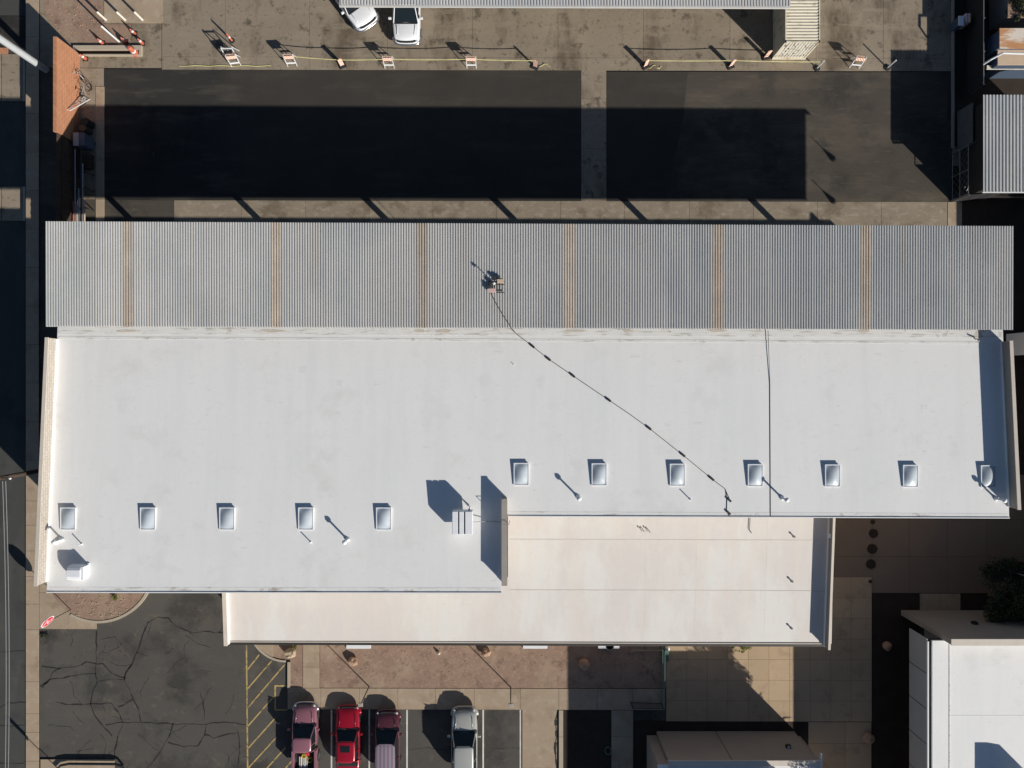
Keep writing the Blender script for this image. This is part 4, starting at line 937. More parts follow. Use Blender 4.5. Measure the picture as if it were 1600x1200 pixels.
# ------------------------------------------------------------------ west side
wall = thing('block_wall', G(124, 250), 'salmon block wall along the west side of the asphalt court', 'wall')
x1_ = G(125, 0).x; yN_ = G(0, 85).y; yS_ = G(0, 470).y
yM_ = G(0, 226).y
MB().box(x1_ - 0.2, x1_, yM_, yN_, 0, 2.6).build('blockwork', 'orange_block', wall)
fw = thing('shaded_wall_boards', G(124, 330), 'dark boards standing in for the shaded south end of the salmon wall', 'fence')  # shade on the wall's south stretch is put in as dark boards
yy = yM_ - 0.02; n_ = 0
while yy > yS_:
    MB().box(x1_ - 0.12, x1_ - 0.06, yy - 0.27, yy, 0.02, 2.5 + 0.02 * (n_ % 2)).build('shade_board', 'wood', fw); yy -= 0.285; n_ += 1
MB().beam((x1_ - 0.03, yM_, 0.6), (x1_ - 0.03, yS_, 0.6), 0.05, 0.1).build('shade_rail', 'wood', fw); MB().beam((x1_ - 0.03, yM_, 2.0), (x1_ - 0.03, yS_, 2.0), 0.05, 0.1).build('shade_rail', 'wood', fw)
n_ = 17
for i in range(n_):
    y0 = yM_ + (yN_ - yM_) * i / n_; y1_ = yM_ + (yN_ - yM_) * (i + 1) / n_ - 0.012
    MB().box(x1_ - 0.225, x1_ + 0.02, y0, y1_, 2.605, 2.70).build('coping_block', 'orange_block', wall)
pole = thing('utility_pole', G(136, 722), 'dark timber utility pole leaning into view past the west edge of the main roof', 'utility pole')
b0 = G(136, 722); 
MB().lathe([(0.17, 0), (0.13, 9.3)], 12, tuple(b0)).build('shaft', 'wood', pole, smooth=True)
MB().beam(b0 + Vector((-0.7, 0.0, 8.9)), b0 + Vector((0.9, 0.0, 8.9)), 0.1, 0.12).build('crossarm', 'wood', pole)
for x in (-0.6, 0.0, 0.75): MB().lathe([(0.05, 0), (0.07, 0.06), (0.04, 0.14)], 10, tuple(b0 + Vector((x, 0, 8.97)))).build('insulator', 'steel_white', pole)
for dx, lb in ((0.10, 'left'), (0.34, 'right')):
    a = P(2 + dx * 20, 752, 8.95); b = P(4 + dx * 20, 1300, 8.5)
    tag(MB().tube(sag(a, b, 0.25, 20), 0.018, 5).build('overhead_wire', 'wire'), 'thin overhead wire running south along the left edge, %s one' % lb, 'wire', 'overhead wires at the left edge')
# pylon at the top left
py = thing('sign_pylon', G(72, 109), 'thick white steel pylon rising out of the top left corner', 'pylon')
b0 = G(72, 109)
MB().lathe([(0.24, 0), (0.24, 7.0), (0.2, 7.05)], 20, tuple(b0)).build('column', 'pylon', py, smooth=False)
MB().lathe([(0.06, 0), (0.06, 7.0)], 10, tuple(b0 + Vector((-0.1, 0.36, 0)))).build('conduit', 'steel', py)
# oval sign
sg = thing('oval_sign', G(112, 952), 'red oval sign on a thin post at the street corner', 'sign')
b0 = G(112, 952)
MB().tube([b0, b0 + Vector((0, 0, 2.95))], 0.03).build('post', 'steel_dark', sg)
sgx = b0 + Vector((0, 0, 2.55))
def oval(rx, rz_, th, off, ang, c, n=28):
    ux = Vector((math.cos(ang), math.sin(ang), 0)); nn = Vector((-math.sin(ang), math.cos(ang), 0)); vs = []
    for s_ in (-1, 1):
        for i in range(n): vs.append(c + ux * rx * math.cos(2 * math.pi * i / n) + Vector((0, 0, rz_ * math.sin(2 * math.pi * i / n))) + nn * (off + s_ * th / 2))
    return MB().add(vs, [tuple(range(n)), tuple(range(2 * n - 1, n - 1, -1))] + [(i, (i + 1) % n, n + (i + 1) % n, n + i) for i in range(n)])
an = R(60)
sc_ = sgx + Vector((0, 0, 0.15))
oval(0.42, 0.60, 0.05, 0, an, sc_).build('board', 'steel_white', sg)
oval(0.36, 0.53, 0.07, 0, an, sc_).build('face', 'red', sg)
ux = Vector((math.cos(an), math.sin(an), 0)); nn = Vector((-math.sin(an), math.cos(an), 0))
for s_ in (-1, 1):
    MB().tube([sc_ + ux * (0.22 * math.sin(i * 1.4)) + Vector((0, 0, -0.36 + i * 0.09)) + nn * s_ * 0.04 for i in range(9)], 0.022, 6).build('emblem', 'steel_white', sg)
# sign post at the bottom-left corner (mostly out of frame)
sg2 = thing('street_sign', G(101, 1209), 'street sign post at the bottom left whose shadow crosses the footway', 'sign')
b0 = G(101, 1209, 0.1); MB().tube([b0, b0 + Vector((0, 0, 2.8))], 0.03).build('post', 'steel', sg2)
MB().box(b0.x - 0.05, b0.x - 0.03, b0.y - 0.16, b0.y + 0.16, 1.9, 2.8).build('panel', 'steel_white', sg2)
k = MB(); k.tube([P(88, 1203, 0.3), P(95, 1196, 0.3), P(108, 1193.5, 0.3), P(180, 1194, 0.3), P(189, 1197, 0.3), P(196, 1206, 0.3)], 0.09, 8)  # thick black tube bent in an arc along the island edge
tag(k.build('dark_arc', 'black'), 'thick black rounded arc along the island at the bottom left', 'rail')
# odds and ends between wall and court
def gbox(x0, x1, y0, y1, z0, z1_): 
    a, b = G(x0, y1), G(x1, y0); return MB().box(a.x, b.x, a.y, b.y, z0, z1_)
bx = thing('storage_cabinet', G(140, 223), 'dark blue metal cabinet in the shade beside the asphalt court', 'cabinet')
gbox(131, 148, 217, 236, 0.05, 1.2).build('body', 'blue', bx, bevel=0.02)
gbox(130.5, 139, 216.5, 236.5, 1.205, 1.24).build('lid', 'fascia', bx); gbox(140, 148.5, 216.5, 236.5, 1.205, 1.26).build('lid', 'blue', bx)
rk = thing('pipe_rack', G(135, 320), 'steel rack holding long pipes between the salmon wall and the court', 'rack')
for y in (275, 300, 330, 370):
    MB().beam(G(126, y, 0.9), G(148, y, 0.9), 0.06, 0.08).build('crossbar', 'steel_dark', rk)
    for x in (126.5, 147.5): MB().beam(G(x, y, 0), G(x, y, 1.2), 0.06, 0.06).build('upright', 'steel_dark', rk)
for i, (x, m_, y0) in enumerate([(128, 'orange', 320), (130.5, 'steel', 240), (133.5, 'ballast', 325), (136, 'steel', 300), (139.5, 'steel_dark', 245), (142, 'steel', 262), (145, 'ballast', 318)]):
    tag(MB().tube([G(x, y0, 1.0), G(x, 390, 1.0)], 0.05, 8).build('pipe', m_), '%s pipe lying on the steel rack by the salmon wall' % ['orange', 'grey, nearest the orange', 'tan western', 'short grey middle', 'dark steel', 'grey, right of the dark', 'tan eastern'][i], 'pipe', 'pipes on the rack')
for gx_, gy_, m_, lb in ((143, 196, 'black', 'black oil drum beside the dark blue cabinet, northern'), (140, 206, 'steel_dark', 'dark oil drum beside the dark blue cabinet, nearest it')):
    tag(MB().lathe([(0.28, 0), (0.29, 0.02), (0.29, 0.84), (0.27, 0.88), (0.25, 0.86), (0.02, 0.86)], 18, tuple(G(gx_, gy_, 0.01))).build('oil_drum', m_), lb, 'drum', 'oil drums')
pl = thing('pallet_stack', G(133, 262), 'stack of timber pallets between the dark boards and the court', 'pallets')
for k_ in range(4):
    for j_ in range(5): gbox(128.5 + j_ * 4.2, 131.3 + j_ * 4.2, 244, 266, 0.10 + k_ * 0.15, 0.125 + k_ * 0.15).build('slat', 'wood', pl)
    for j_ in range(3): gbox(128.5, 148.1, 244 + j_ * 10, 246 + j_ * 10, 0.02 + k_ * 0.15, 0.099 + k_ * 0.15).build('bearer', 'wood', pl)
lad = thing('ladder', G(127, 165), 'pale metal ladder leaning on the salmon wall', 'ladder')
for x in (126.5, 135): MB().beam(G(x + 6, 150 + (x - 126) * 0.6, 0.05), G(x - 5, 186, 1.6), 0.05, 0.05).build('rail', 'steel_white', lad)
for i in range(9):
    f = i / 9; a = G(132.5, 150.5, 0.05).lerp(G(121.5, 186, 1.6), f + 0.05); b = G(141, 155, 0.05).lerp(G(130, 186, 1.6), f + 0.05)
    MB().beam(a, b, 0.04, 0.04).build('rung', 'steel_white', lad)
for (px, py_, lb) in ((137, 128, 'dark bicycle leaning on its side near the salmon wall, northern one'), (139, 150, 'dark bicycle leaning near the salmon wall, southern one')):
    b0 = G(px, py_, 0.02); bk = thing('bicycle', b0, lb, 'bicycle', 'bicycles by the salmon wall', R(35 if py_ < 140 else -20))
    for y in (-0.5, 0.5):
        MB().tube([(0.06 * math.cos(a_), y + 0.33 * math.cos(a_), 0.34 + 0.33 * math.sin(a_)) for a_ in [i * math.pi / 9 for i in range(19)]], 0.022, 6).build('wheel', 'black', bk, world=False)
    k = MB(); k.tube([(0, -0.5, 0.34), (0, -0.1, 0.32), (0, 0.4, 0.85), (0, 0.5, 0.34)], 0.022, 6); k.tube([(0, -0.1, 0.32), (0, -0.2, 0.9)], 0.02, 6); k.tube([(0, -0.18, 0.8), (0, 0.38, 0.8)], 0.02, 6); k.build('frame', 'steel', bk, world=False)
    MB().tube([(-0.3, 0.42, 1.0), (0, 0.4, 0.95), (0.3, 0.42, 1.0)], 0.018, 6).build('handlebar', 'steel', bk, world=False)
    MB().box(-0.07, 0.07, -0.32, -0.08, 0.9, 0.96).build('saddle', 'black', bk, world=False, bevel=0.02)

# ------------------------------------------------------------------ north-east
sh = thing('storage_shed', G(1600, 225), 'metal shed with grey corrugated roof at the right edge', 'shed')
zs_ = 3.2
xa = P(1535.5, 0, zs_).x; xb = xa + 5.6; yn_ = P(0, 148.5, zs_).y; ys_ = P(0, 300, zs_).y
for i in range(5): corrugated(xa + i * 1.12, xa + (i + 1) * 1.12 - 0.001, lambda x: ys_, lambda x: yn_, lambda y: zs_, 0.235, 0.06, 'roof_sheet', 'galv', sh)
MB().box(xa + 0.35, xb - 0.2, ys_ + 0.3, yn_ - 0.3, 0, zs_ - 0.03).build('wall', 'steel_dark', sh)
MB().beam((xa, ys_ - 0.02, zs_ - 0.04), (xb, ys_ - 0.02, zs_ - 0.04), 0.05, 0.1).build('fascia', 'steel_white', sh)
k2 = thing('utility_shed', G(1560, 70), 'small shed with rust-streaked white roof at the top right', 'shed')
xa = P(1562, 0, 2.7).x; 
MB().box(xa + 0.0, xa + 5, P(0, 76, 2.7).y, P(0, 44, 2.7).y, 2.62, 2.7).build('roof', 'rust_roof', k2)
MB().box(xa + 0.02, xa + 4.9, P(0, 75, 2.7).y + 0.05, P(0, 45, 2.7).y - 0.05, 0, 2.615).build('wall', 'blue', k2)
MB().box(xa + 0.15, xa + 5, P(0, 101, 2.3).y, P(0, 80, 2.3).y + 0.1, 2.2, 2.3).build('lean_to_roof', 'ballast', k2)
MB().box(xa + 0.2, xa + 5, P(0, 101, 2.3).y + 0.02, P(0, 86, 2.3).y, 0, 2.19).build('lean_to_wall', 'blue', k2)
MB().box(xa - 0.15, xa + 5, P(0, 108, 1.6).y, P(0, 102, 1.6).y, 1.5, 1.6).build('awning', 'hatch', k2)
k = MB(); k.tube([P(1537, 100, 2.0), P(1548, 93, 2.5), P(1567, 83, 2.9), P(1600, 84, 2.9), P(1640, 84, 2.9)], 0.07, 8)
tag(k.build('duct_pipe', 'steel_white'), 'white pipe running over the rusty shed roof at the right', 'pipe')
rf = thing('far_shed', G(1590, 10), 'pink-brown roofed shed in the top right corner', 'shed')
MB().box(P(1575, 0, 2.4).x, P(1575, 0, 2.4).x + 5, P(0, 27, 2.4).y, P(0, -60, 2.4).y, 2.3, 2.4).build('roof', 'gravel', rf)
MB().box(P(1575, 0, 2.4).x + 0.3, P(1575, 0, 2.4).x + 4.8, P(0, 27, 2.4).y + 0.3, P(0, -60, 2.4).y, 0, 2.29).build('wall', 'stucco_grey', rf)
lw = thing('boundary_kerb', G(1487, 110), 'low grey kerb running north to south at the right of the yard', 'kerb')
MB().box(G(1487, 0).x - 0.05, G(1487, 0).x + 0.05, G(0, 232).y, G(0, -180).y, 0, 0.2).build('kerb_body', 'stucco_grey', lw)
MB().box(G(1487, 0).x - 0.06, G(1487, 0).x + 0.06, G(0, 233).y, G(0, -180).y, 0.205, 0.24).build('coping', 'cap_dark', lw)
fn = thing('privacy_fence', G(1509, 70), 'dark screened fence with pale top rail at the upper right', 'fence')
xf = G(1509, 0).x
MB().box(xf - 0.02, xf + 0.02, G(0, 150).y, G(0, -180).y, 0.05, 1.95).build('screen', 'black', fn)
MB().tube([(xf, G(0, 150).y, 1.98), (xf, G(0, -180).y, 1.98)], 0.03).build('top_rail', 'steel', fn)
for yy in (150, 100, 50, 0, -50): MB().tube([(xf + 0.05, G(0, yy).y, 0), (xf + 0.05, G(0, yy).y, 2.03)], 0.035).build('fence_post', 'steel', fn)
eb = thing('waste_bin', G(1515, 40), 'blue-grey wheeled bin in the shade by the screened fence', 'bin')
gbox(1484, 1491, 37, 51, 0, 1.0).build('body', 'blue', eb, bevel=0.03); gbox(1483.5, 1491.5, 36.5, 51.5, 1.0, 1.08).build('lid', 'unit_white', eb, bevel=0.02)
tag(gbox(1494, 1502, 33, 46, 0, 1.1).build('striped_crate', 'stripe'), 'orange and white striped crate beside the blue-grey bin', 'crate')
# gate with mesh near the north-east of the court
def chain(name, label, a, b, h, m='steel', parent=None, step=0.12, cat='fence', mesh=True, mid=True, rail=False):
    a = Vector(a); b = Vector(b); L_ = (b - a).length; t_ = thing(name, (a + b) / 2, label, cat)
    u = (b - a).normalized(); Z = Vector((0, 0, 1))
    for p_ in ([a, b, (a + b) / 2] if mid else [a, b]): MB().tube([p_, p_ + Z * h], 0.035).build('fence_post', m, t_)
    MB().tube([a + Z * h, b + Z * h], 0.025).build('top_rail', m, t_); MB().tube([a + Z * 0.1, b + Z * 0.1], 0.025).build('bottom_rail', m, t_)
    if rail: MB().tube([a + Z * h * 0.5, b + Z * h * 0.5], 0.025).build('mid_rail', m, t_)
    if mesh:
        k = MB(); n = int((L_ + h) / step)
        for i in range(-int(h / step), int(L_ / step) + 1):
            for dr_ in (1, -1):
                s0 = i * step if dr_ > 0 else i * step + h; s1 = i * step + h if dr_ > 0 else i * step
                # clip to the panel
                f0_, f1_ = 0.0, 1.0
                if s1 != s0:
                    for lim, sg_ in ((0, 1), (L_, -1)):
                        pass
                pts_ = []
                for f in (0, 1):
                    pts_.append((s0 + (s1 - s0) * f, 0.1 + (h - 0.1) * f))
                (xa_, za_), (xb_, zb_) = pts_
                def clip(x0, z0, x1, z1_):
                    if x0 < 0: r = (0 - x0) / (x1 - x0) if x1 != x0 else 0; x0, z0 = 0, z0 + (z1_ - z0) * r
                    if x0 > L_: r = (L_ - x0) / (x1 - x0) if x1 != x0 else 0; x0, z0 = L_, z0 + (z1_ - z0) * r
                    return x0, z0
                if (xa_ <= 0 and xb_ <= 0) or (xa_ >= L_ and xb_ >= L_): continue
                na = clip(xa_, za_, xb_, zb_); nb = clip(xb_, zb_, xa_, za_)
                k.beam(a + u * na[0] + Z * na[1], a + u * nb[0] + Z * nb[1], 0.010, 0.010)
        o = k.build('mesh', m, t_); o['kind'] = 'stuff'
    return t_
chain('chain_link_fence', 'open steel fence panel with three rails at the east end of the asphalt court', G(1487, 240), G(1487, 314), 1.9, 'steel', step=0.5, rail=True)
scf = thing('screened_fence', G(1510, 315), 'dark screened fence running east from the corner of the court', 'fence')
MB().prism([(v.x, v.y) for v in (G(1487, 316), G(1532, 313), G(1532, 312), G(1487, 315))], 0.05, 1.9).build('screen', 'black', scf)
for gx_ in (1488, 1510, 1532): MB().tube([G(gx_, 315.5 - (gx_ - 1487) * 0.067), G(gx_, 315.5 - (gx_ - 1487) * 0.067, 1.95)], 0.035).build('fence_post', 'steel', scf)
gt = chain('chain_link_gate', 'chain-link gate with pale rail between wall and shed', G(1488, 241), G(1512, 228), 2.0, 'steel', cat='gate', step=0.15, mid=False)
scr = MB().box(G(1494, 0).x - 0.02, G(1494, 0).x + 0.02, G(0, 236).y, G(0, 176).y, 0.1, 1.9).build('screen_panel', 'screen'); tag(scr, 'grey screen panel standing just east of the low wall', 'screen')
k = MB()
a_, b_, c_, d_ = G(1488, 312), G(1590, 298), G(1590, 306), G(1490, 313.5)
k.prism([(v.x, v.y) for v in (a_, b_, c_, d_)], 0, 0.25)
tag(k.build('timber_edging', 'hatch'), 'pale tapering edging south of the corrugated shed', 'edging')
# unseen building added east of the frame to shade the mulch bed
ebd = thing('unseen_shade_building', G(1700, 620), 'unseen building added beyond the right edge to shade the mulch bed', 'building')
MB().box(G(1625, 0).x, G(1900, 0).x, G(0, 900).y, G(0, 428).y, 0, 4.2).build('wall', 'stucco', ebd)
MB().box(G(1624, 0).x, G(1901, 0).x, G(0, 901).y, G(0, 427).y, 4.2, 4.32).build('roof', 'roof_tan', ebd)
tag(gbox(1572, 1580, 522, 556, 0.0, 2.2).build('electrical_cabinet', 'unit_white', bevel=0.02), 'white and blue cabinet standing right of the main building north-east corner', 'cabinet')

# ------------------------------------------------------------------ south-east building
sb = thing('south_east_building', Vector((38, -26, 0)), 'white-roofed building with tan wing wall at the bottom right', 'building')
zr = 4.92
xw_ = P(1455.5, 0, zr).x; xf_ = P(1450, 0, zr).x; yt = P(0, 1008, 6.0).y
MB().box(xw_ , 55, -60, yt - 0.05, 4.6, zr - 0.12).build('roof_deck', 'steel_dark', sb)
rr = MB().box(xw_ + 0.05, 55, -60, yt - 0.1, zr - 0.119, zr + 0.02).build('roof', 'roof_white', sb)
MB().box(xw_ + 1.15, xw_ + 1.21, -60, yt - 0.12, zr + 0.015, zr + 0.045).build('membrane_seam', 'roof_edge', rr)
for yy in (-22.0, -27.0): MB().box(xw_ + 1.3, 50, yy, yy + 0.05, zr + 0.02, zr + 0.028).build('membrane_seam', 'roof_white', rr)
MB().box(xf_ + 0.04, xw_ - 0.0, -60, yt - 0.2, zr - 0.35, zr - 0.2).build('gutter_trough', 'steel_dark', sb)
MB().box(xf_ - 0.05, xf_ + 0.04, -60, yt - 0.15, zr - 0.1, zr + 0.04).build('gutter_lip', 'steel_white', sb)
y = yt - 0.02
while y > -34:
    MB().box(xf_ - 0.03, xf_ + 0.03, y - 2.28, y - 0.0, 2.75, zr - 0.11).build('fascia_panel', 'fascia', sb); 
    MB().box(xf_ - 0.015, xf_ + 0.03, y - 2.34, y - 2.281, 2.8, zr - 0.12).build('fascia_joint', 'steel_dark', sb); y -= 2.35
MB().box(xf_ + 2.6, 54, -60, yt - 0.1, 0, 4.59).build('wall', 'stucco_grey', sb)
MB().box(P(1487, 0, 6).x, 56, yt, yt + 0.36, 0, 5.95).build('wing_wall', 'stucco', sb)
MB().box(P(1487, 0, 6).x - 0.03, 56, yt - 0.03, yt + 0.39, 5.955, 6.02).build('wing_wall_coping', 'cap', sb)
lf = P(1528, 988, 3.4)
MB().box(lf.x - 0.16, lf.x + 0.16, yt + 0.361, yt + 0.55, 2.9, 3.2).build('wall_lamp', 'black', sb)
un = thing('rooftop_unit', Vector((33.9, -26.4, zr)), 'large rooftop air conditioner just past the bottom right corner', 'air conditioner')
ux_, uy_ = P(1570, 0, zr).x, P(0, 1207, zr + 0.0).y
un.location = Vector((ux_ + 1.5, uy_ - 1, zr))
MB().prism([(ux_, uy_), (ux_ + 0.8, uy_), (ux_ + 1.65, uy_ - 0.15), (ux_ + 1.65, uy_ - 2.2), (ux_, uy_ - 2.2)], zr + 0.03, zr + 1.45).build('cabinet', 'unit_white', un, bevel=0.03)
MB().lathe([(0.5, 0), (0.5, 0.12), (0.45, 0.14)], 20, (ux_ + 0.82, uy_ - 1.1, zr + 1.45)).build('fan_guard', 'steel_dark', un)

# ------------------------------------------------------------------ south building
sb2 = thing('south_building', Vector((16, -28, 0)), 'building with grey-brown parapet wall at the bottom edge', 'building')
yt = P(0, 1193.5, 4.1).y; xa = P(1045, 0, 4.1).x; xb = P(1278, 0, 4.1).x
yn_ = P(0, 1142, 0).y
MB().box(xa, xb, yn_ - 0.3, yn_, 0, 4.1).build('parapet_wall', 'stucco_grey', sb2)
MB().box(xa - 0.03, xb + 0.03, yn_ - 0.33, yn_ + 0.03, 4.105, 4.17).build('coping', 'cap', sb2)
for x in (P(1130, 1160, 2).x,): MB().box(x - 0.02, x + 0.02, yn_ + 0.001, yn_ + 0.012, 0.05, 4.05).build('control_joint', 'steel_dark', sb2)
MB().box(xa - 0.1, xb + 0.45, yn_ - 14, yn_ - 0.35, 0, 3.35).build('wall', 'stucco', sb2)
MB().box(xa - 0.2, xb + 0.5, yn_ - 14, yn_ - 0.34, 3.36, 3.5).build('roof', 'roof_white', sb2)
MB().box(xb + 0.35, xb + 0.5, yn_ - 14, yn_ + 0.2, 3.505, 3.62).build('gutter', 'steel_white', sb2)
MB().box(xa - 0.72, xa - 0.04, yn_ - 14, yn_ - 0.29, 0, 4.0).build('side_parapet', 'stucco_grey', sb2)
MB().box(xa - 0.74, xa - 0.035, yn_ - 14, yn_ - 0.32, 4.005, 4.06).build('side_roof', 'roof_white', sb2)
lf = P(1233, 1171, 2.6); lmp = MB().box(lf.x - 0.16, lf.x + 0.16, yn_ + 0.001, yn_ + 0.22, 2.3, 2.55).build('wall_lamp', 'black', sb2)
MB().box(lf.x - 0.09, lf.x + 0.09, yn_ + 0.03, yn_ + 0.18, 2.551, 2.57).build('lens', 'lamp_glass', lmp)
MB().box(G(1099, 0).x, G(1245, 0).x, yn_ - 14, G(0, 1221).y, 3.51, 7.1).build('upper_storey', 'stucco', sb2)

# ------------------------------------------------------------------ south strip things
def lamp_post(px, py_, label, h=2.85):
    b0 = G(px, py_, 0.1); t_ = thing('lamp_post', b0, label, 'lamp post', 'thin lamp posts in the gravel bed')
    MB().tube([b0, b0 + Vector((0, 0, h))], [0.045, 0.03], 8).build('pole', 'steel_dark', t_)
    MB().box(b0.x - 0.16, b0.x + 0.16, b0.y - 0.13, b0.y + 0.13, b0.z + h, b0.z + h + 0.14).build('lamp_head', 'cap_dark', t_, bevel=0.02)
lamp_post(577, 1072, 'thin lamp post standing north of the red sedan and maroon vehicle')
lamp_post(798, 1073, 'thin lamp post standing right of the silver vehicle')
def boulder(px, py_, r, label, m='rock', z=0.08):
    bm = bmesh.new(); bmesh.ops.create_icosphere(bm, subdivisions=3, radius=r)
    rs = random.Random(int(px)); off = [Vector((rs.uniform(-1, 1), rs.uniform(-1, 1), rs.uniform(-1, 1))).normalized() for _ in range(9)]
    for v in bm.verts:
        n_ = v.co.normalized(); d_ = 1.0
        for q_ in off: d_ = min(d_, 0.82 / max(n_.dot(q_), 0.35)) if n_.dot(q_) > 0.8 else d_
        v.co = v.co * d_ * (0.92 + 0.28 * mnoise.noise(v.co * 3.2 / r * 0.5 + Vector((px, 0, 0)))); v.co.x *= 1.12; v.co.z *= 0.8
    me = bpy.data.meshes.new('boulder'); bm.to_mesh(me); bm.free(); me.materials.append(M[m])
    o = bpy.data.objects.new('boulder', me); C.objects.link(o); o.location = G(px, py_, z + r * 0.55); tag(o, label, 'boulder', 'landscape boulders')
boulder(456, 1018, 0.40, 'pale boulder in the small bed left of the entry path', 'rock_pale')
boulder(553, 1031, 0.36, 'pinkish boulder right of the entry path in the gravel bed')
boulder(760, 1017, 0.34, 'orange boulder in the gravel bed against the cream roof edge')
boulder(913, 1036, 0.42, 'brown boulder in the shaded part of the gravel bed')
boulder(1384, 1008, 0.34, 'boulder in the shaded dirt planter, northern one', z=0.02)
boulder(1353, 1150, 0.42, 'boulder near the bottom right in deep shade', z=0.05)
tag(MB().lathe([(0.1, 0), (0.12, 0.1), (0.07, 0.25), (0.02, 0.3)], 12, tuple(G(686, 1019, 0.08))).build('marker_stub', 'hatch'), 'small pale utility stub in the gravel bed', 'stub')
for x0, x1, lb in ((542, 580, 'white concrete pad beside the wall, left of the orange boulder'), (817, 855, 'white concrete pad beside the wall, middle of the gravel bed'), (934, 967, 'white concrete pad with a dark pot, near the lattice')):
    tag(gbox(x0, x1, 1004, 1012, 0.08, 0.2).build('splash_pad', 'unit_white', bevel=0.01), lb, 'pad', 'white pads beside the cream-roofed wing')
pt = MB().lathe([(0.2, 0), (0.3, 0.4), (0.3, 0.45), (0.25, 0.45), (0.18, 0.05)], 18, tuple(G(951, 1005, 0.2))).build('plant_pot', 'black'); tag(pt, 'dark round pot standing on the right-hand white pad', 'pot')
chain('lattice_gate', 'dark lattice gate at the south end of the green fence', G(985, 1096, 0.1), G(1032, 1097, 0.1), 1.0, 'black', cat='gate', step=0.16, mid=False)
chain('green_fence', 'green metal fence running south from the cream-roofed wing', G(1032, 1008, 0.08), G(1032, 1094, 0.08), 1.4, 'green_metal', mesh=False, rail=True)
lt = chain('lattice_screen', 'diagonal lattice screen next to the green fence under the roof edge', G(982, 1008, 0.08), G(1030, 1008, 0.08), 0.9, 'steel_dark', step=0.16, cat='lattice')
fx = thing('downspout_box', G(1040, 1015, 0.05), 'small white and green utility box at the top of the green fence', 'box')
gbox(1037, 1043, 1012, 1030, 0.05, 0.45).build('cover', 'green_metal', fx, bevel=0.02); MB().lathe([(0.14, 0), (0.16, 0.2), (0.05, 0.3)], 14, tuple(G(1042, 1012, 0.06))).build('cap', 'unit_white', fx)
gn = MB(); b0 = G(950, 1172, 0.05)
gn.tube([b0 + Vector((0.22 * math.cos(a_), 0.28 * math.sin(a_), 0.04)) for a_ in [i * math.pi / 8 for i in range(17)]], 0.04, 6); gn.tube([b0 + Vector((0.15, -0.2, 0.04)), b0 + Vector((0.5, -0.7, 0.03)), b0 + Vector((0.5, -2.0, 0.03))], 0.03, 6)
tag(gn.build('garden_hose', 'green_metal'), 'green garden hose coiled on the shaded dirt bed', 'hose')

def scatter(name, x0, x1, y0, y1, z, n, m, smin, smax, seed, label=None):
    rs = random.Random(seed); mb = MB()
    for _ in range(n):
        c = G(rs.uniform(x0, x1), rs.uniform(y0, y1), z); s_ = rs.uniform(smin, smax); a_ = rs.uniform(0, 6.3)
        q_ = [(c.x + s_ * rs.uniform(0.6, 1) * math.cos(a_ + k_ * 1.257), c.y + s_ * rs.uniform(0.6, 1) * math.sin(a_ + k_ * 1.257)) for k_ in range(5)]
        mb.prism(q_, z - 0.01, z + s_ * rs.uniform(0.5, 0.9))
    o = mb.build(name, m); o['kind'] = 'stuff'; o['label'] = label; o['category'] = 'stones'; return o
scatter('loose_stones', 504, 1036, 1006, 1073, 0.085, 260, 'rock', 0.015, 0.045, 3, 'small loose stones strewn over the long pink gravel bed')
scatter('loose_stones', 120, 200, 930, 962, 0.115, 90, 'rock_pale', 0.02, 0.06, 4, 'small loose stones in the round gravel planter')
scatter('loose_stones', 80, 158, -20, 60, 0.018, 110, 'rock', 0.02, 0.06, 5, 'small loose stones on the pink corner beside the cones')
# round stepping stones in the courtyard
for gy, r, lb in ((824, 0.30, 'small dark round stepping stone, nearest the main building'), (835, 0.60, ''), (0, 0, '')):
    pass
for i, (gx_, gy_, r_, lb) in enumerate([(1363, 815, 0.34, 'small dark octagonal stone plate nearest the main building in the courtyard'), (1364, 833, 0.68, 'large dark octagonal plate, second in the courtyard row'), (1362, 857, 0.75, 'largest dark octagonal plate, third in the courtyard row'), (1360, 881, 0.72, 'large dark octagonal plate, fourth in the courtyard row'), (1359, 908, 0.26, 'small faint octagonal plate at the south end of the courtyard row')]):
    tag(MB().lathe([(r_ * 0.5, 0), (r_ * 0.5, 0.06), (r_ * 0.45, 0.07)], 8, tuple(G(gx_, gy_, 0.055))).build('stone_plate', 'soil'), lb, 'stone plate', 'octagonal plates in the courtyard')

# ------------------------------------------------------------------ plants
def leaves(c, rad, n, size, seed=1, clump=18):
    rs = random.Random(seed); mb = MB(); c = Vector(c)
    cl = []
    for _ in range(clump):
        v = Vector((rs.gauss(0, 1), rs.gauss(0, 1), rs.gauss(0, 1))).normalized() * rs.uniform(0.35, 0.95)
        cl.append((Vector((v.x * rad[0], v.y * rad[1], v.z * rad[2])), rs.uniform(0.22, 0.42)))
    for _ in range(n):
        q_, cr_ = rs.choice(cl); v = Vector((rs.gauss(0, 1), rs.gauss(0, 1), rs.gauss(0, 1))).normalized() * (rs.random() ** 0.4) * cr_
        p_ = c + q_ + Vector((v.x * rad[0], v.y * rad[1], v.z * rad[2]))
        a_ = Vector((rs.gauss(0, 1), rs.gauss(0, 1), rs.gauss(0, 1))).normalized(); b_ = a_.cross(Vector((rs.gauss(0, 1), rs.gauss(0, 1), rs.gauss(0, 1)))).normalized()
        s_ = size * rs.uniform(0.6, 1.3)
        mb.add([p_ - a_ * s_, p_ + b_ * s_ * 0.45, p_ + a_ * s_, p_ - b_ * s_ * 0.45], [(0, 1, 2, 3)])
    return mb
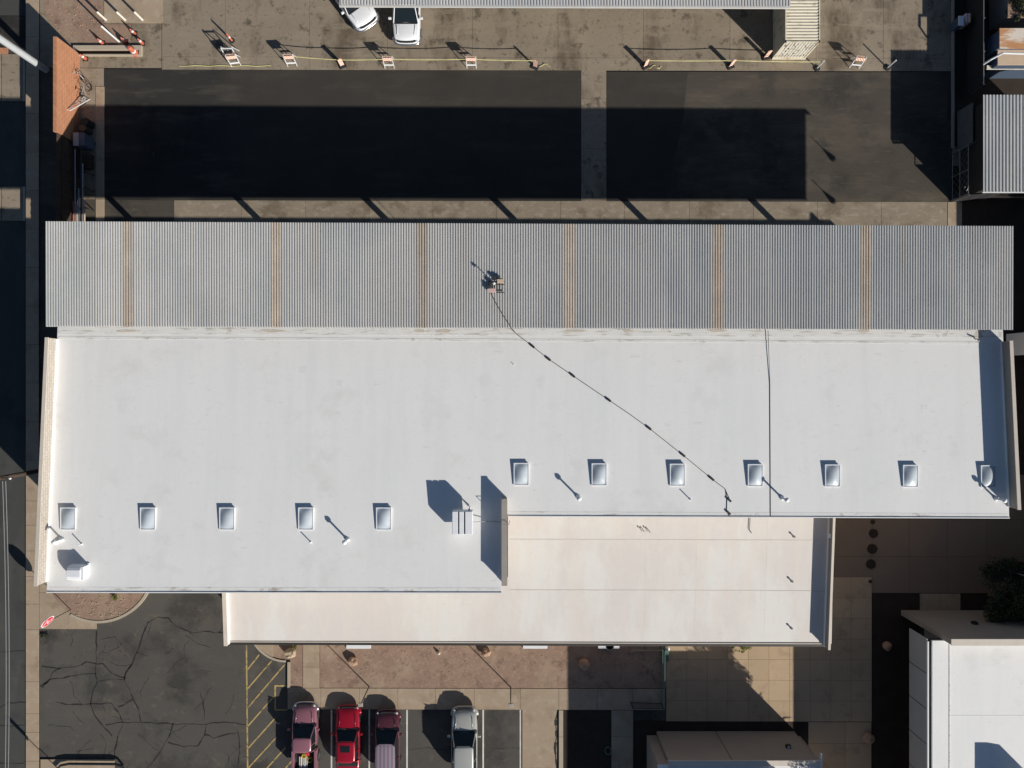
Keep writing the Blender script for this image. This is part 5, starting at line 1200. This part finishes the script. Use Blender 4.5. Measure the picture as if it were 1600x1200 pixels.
def tree(base, ht, crown_c, rad, n, size, label, m='leaf', seed=1, name='tree'):
    base = Vector(base); t_ = thing(name, base, label, 'tree')
    k = MB(); top = Vector(crown_c)
    k.tube([base, base.lerp(top, 0.5) + Vector((0.1, 0.05, 0)), top], [0.18, 0.13, 0.06], 8)
    rs = random.Random(seed)
    for _ in range(9):
        a_ = base.lerp(top, rs.uniform(0.5, 0.9)); d_ = Vector((rs.uniform(-1, 1) * rad[0], rs.uniform(-1, 1) * rad[1], rs.uniform(0.1, 0.8) * rad[2])) * 0.8
        k.tube([a_, a_ + d_ * 0.5 + Vector((0, 0, 0.1)), a_ + d_], [0.06, 0.04, 0.015], 6)
    k.build('trunk', 'bark', t_); leaves(crown_c, rad, n, size, seed).build('crown', m, t_)
    return t_
tree(G(1545, 930), 5, G(1556, 922, 2.9) , (3.4, 2.9, 1.4), 15000, 0.085, 'dark leafy tree in the shade at the right edge', seed=4)
tree(G(1640, 350), 5, G(1632, 350, 3.2), (2.6, 1.6, 1.3), 6000, 0.09, 'dark tree beside the canopy at the right edge', seed=9)
tree(G(1315, 1222), 7, G(1312, 1220, 6.0), (1.6, 1.4, 1.6), 3500, 0.10, 'tree behind the south building whose shade edges the pavers', seed=12)
tree(G(1555, 40), 4, G(1558, 38, 2.6), (0.9, 1.0, 0.8), 2500, 0.07, 'small dark tree between the fence and the pink-brown shed', seed=15)
lv = leaves(G(1157, 1009, 0.35), (0.75, 0.4, 0.3), 900, 0.05, 5, 12)
sr = thing('shrub', G(1157, 1009, 0.06), 'yellow-green shrub at the edge of the sunlit pavers', 'shrub'); lv.build('foliage', 'leaf_yellow', sr)
MB().tube([G(1157, 1009, 0.06), G(1157, 1009, 0.4)], 0.03, 6).build('stem', 'bark', sr)
sr = thing('shrub', G(183, 930, 0.12), 'low straw-coloured shrub in the round gravel planter', 'shrub')
leaves(G(184, 931, 0.28), (0.35, 0.25, 0.15), 500, 0.05, 6, 8).build('foliage', 'leaf_yellow', sr)
sr = thing('shrub', G(70, 995, 0.0), 'small scrubby weed at the corner below the oval sign', 'weed')
leaves(G(70, 994, 0.12), (0.4, 0.35, 0.1), 260, 0.04, 8, 8).build('foliage', 'leaf', sr)
sr = thing('shrub', G(460, 1012, 0.1), 'olive tuft growing beside the pale boulder', 'shrub')
leaves(G(463, 1010, 0.35), (0.3, 0.25, 0.25), 350, 0.05, 11, 8).build('foliage', 'leaf_yellow', sr)
# street lamp lying in view at the right of the courtyard
lt = thing('courtyard_lamp', G(1548, 880), 'pale lamp post rising over the dark tree at the right', 'lamp post')
b0 = G(1548, 880); MB().tube([b0, b0 + Vector((0, 0, 4.6))], [0.06, 0.05], 8).build('pole', 'steel', lt)
MB().lathe([(0.10, 0), (0.16, 0.1), (0.14, 0.3), (0.03, 0.4)], 14, tuple(b0 + Vector((0, 0, 4.6)))).build('lamp_head', 'steel_white', lt)
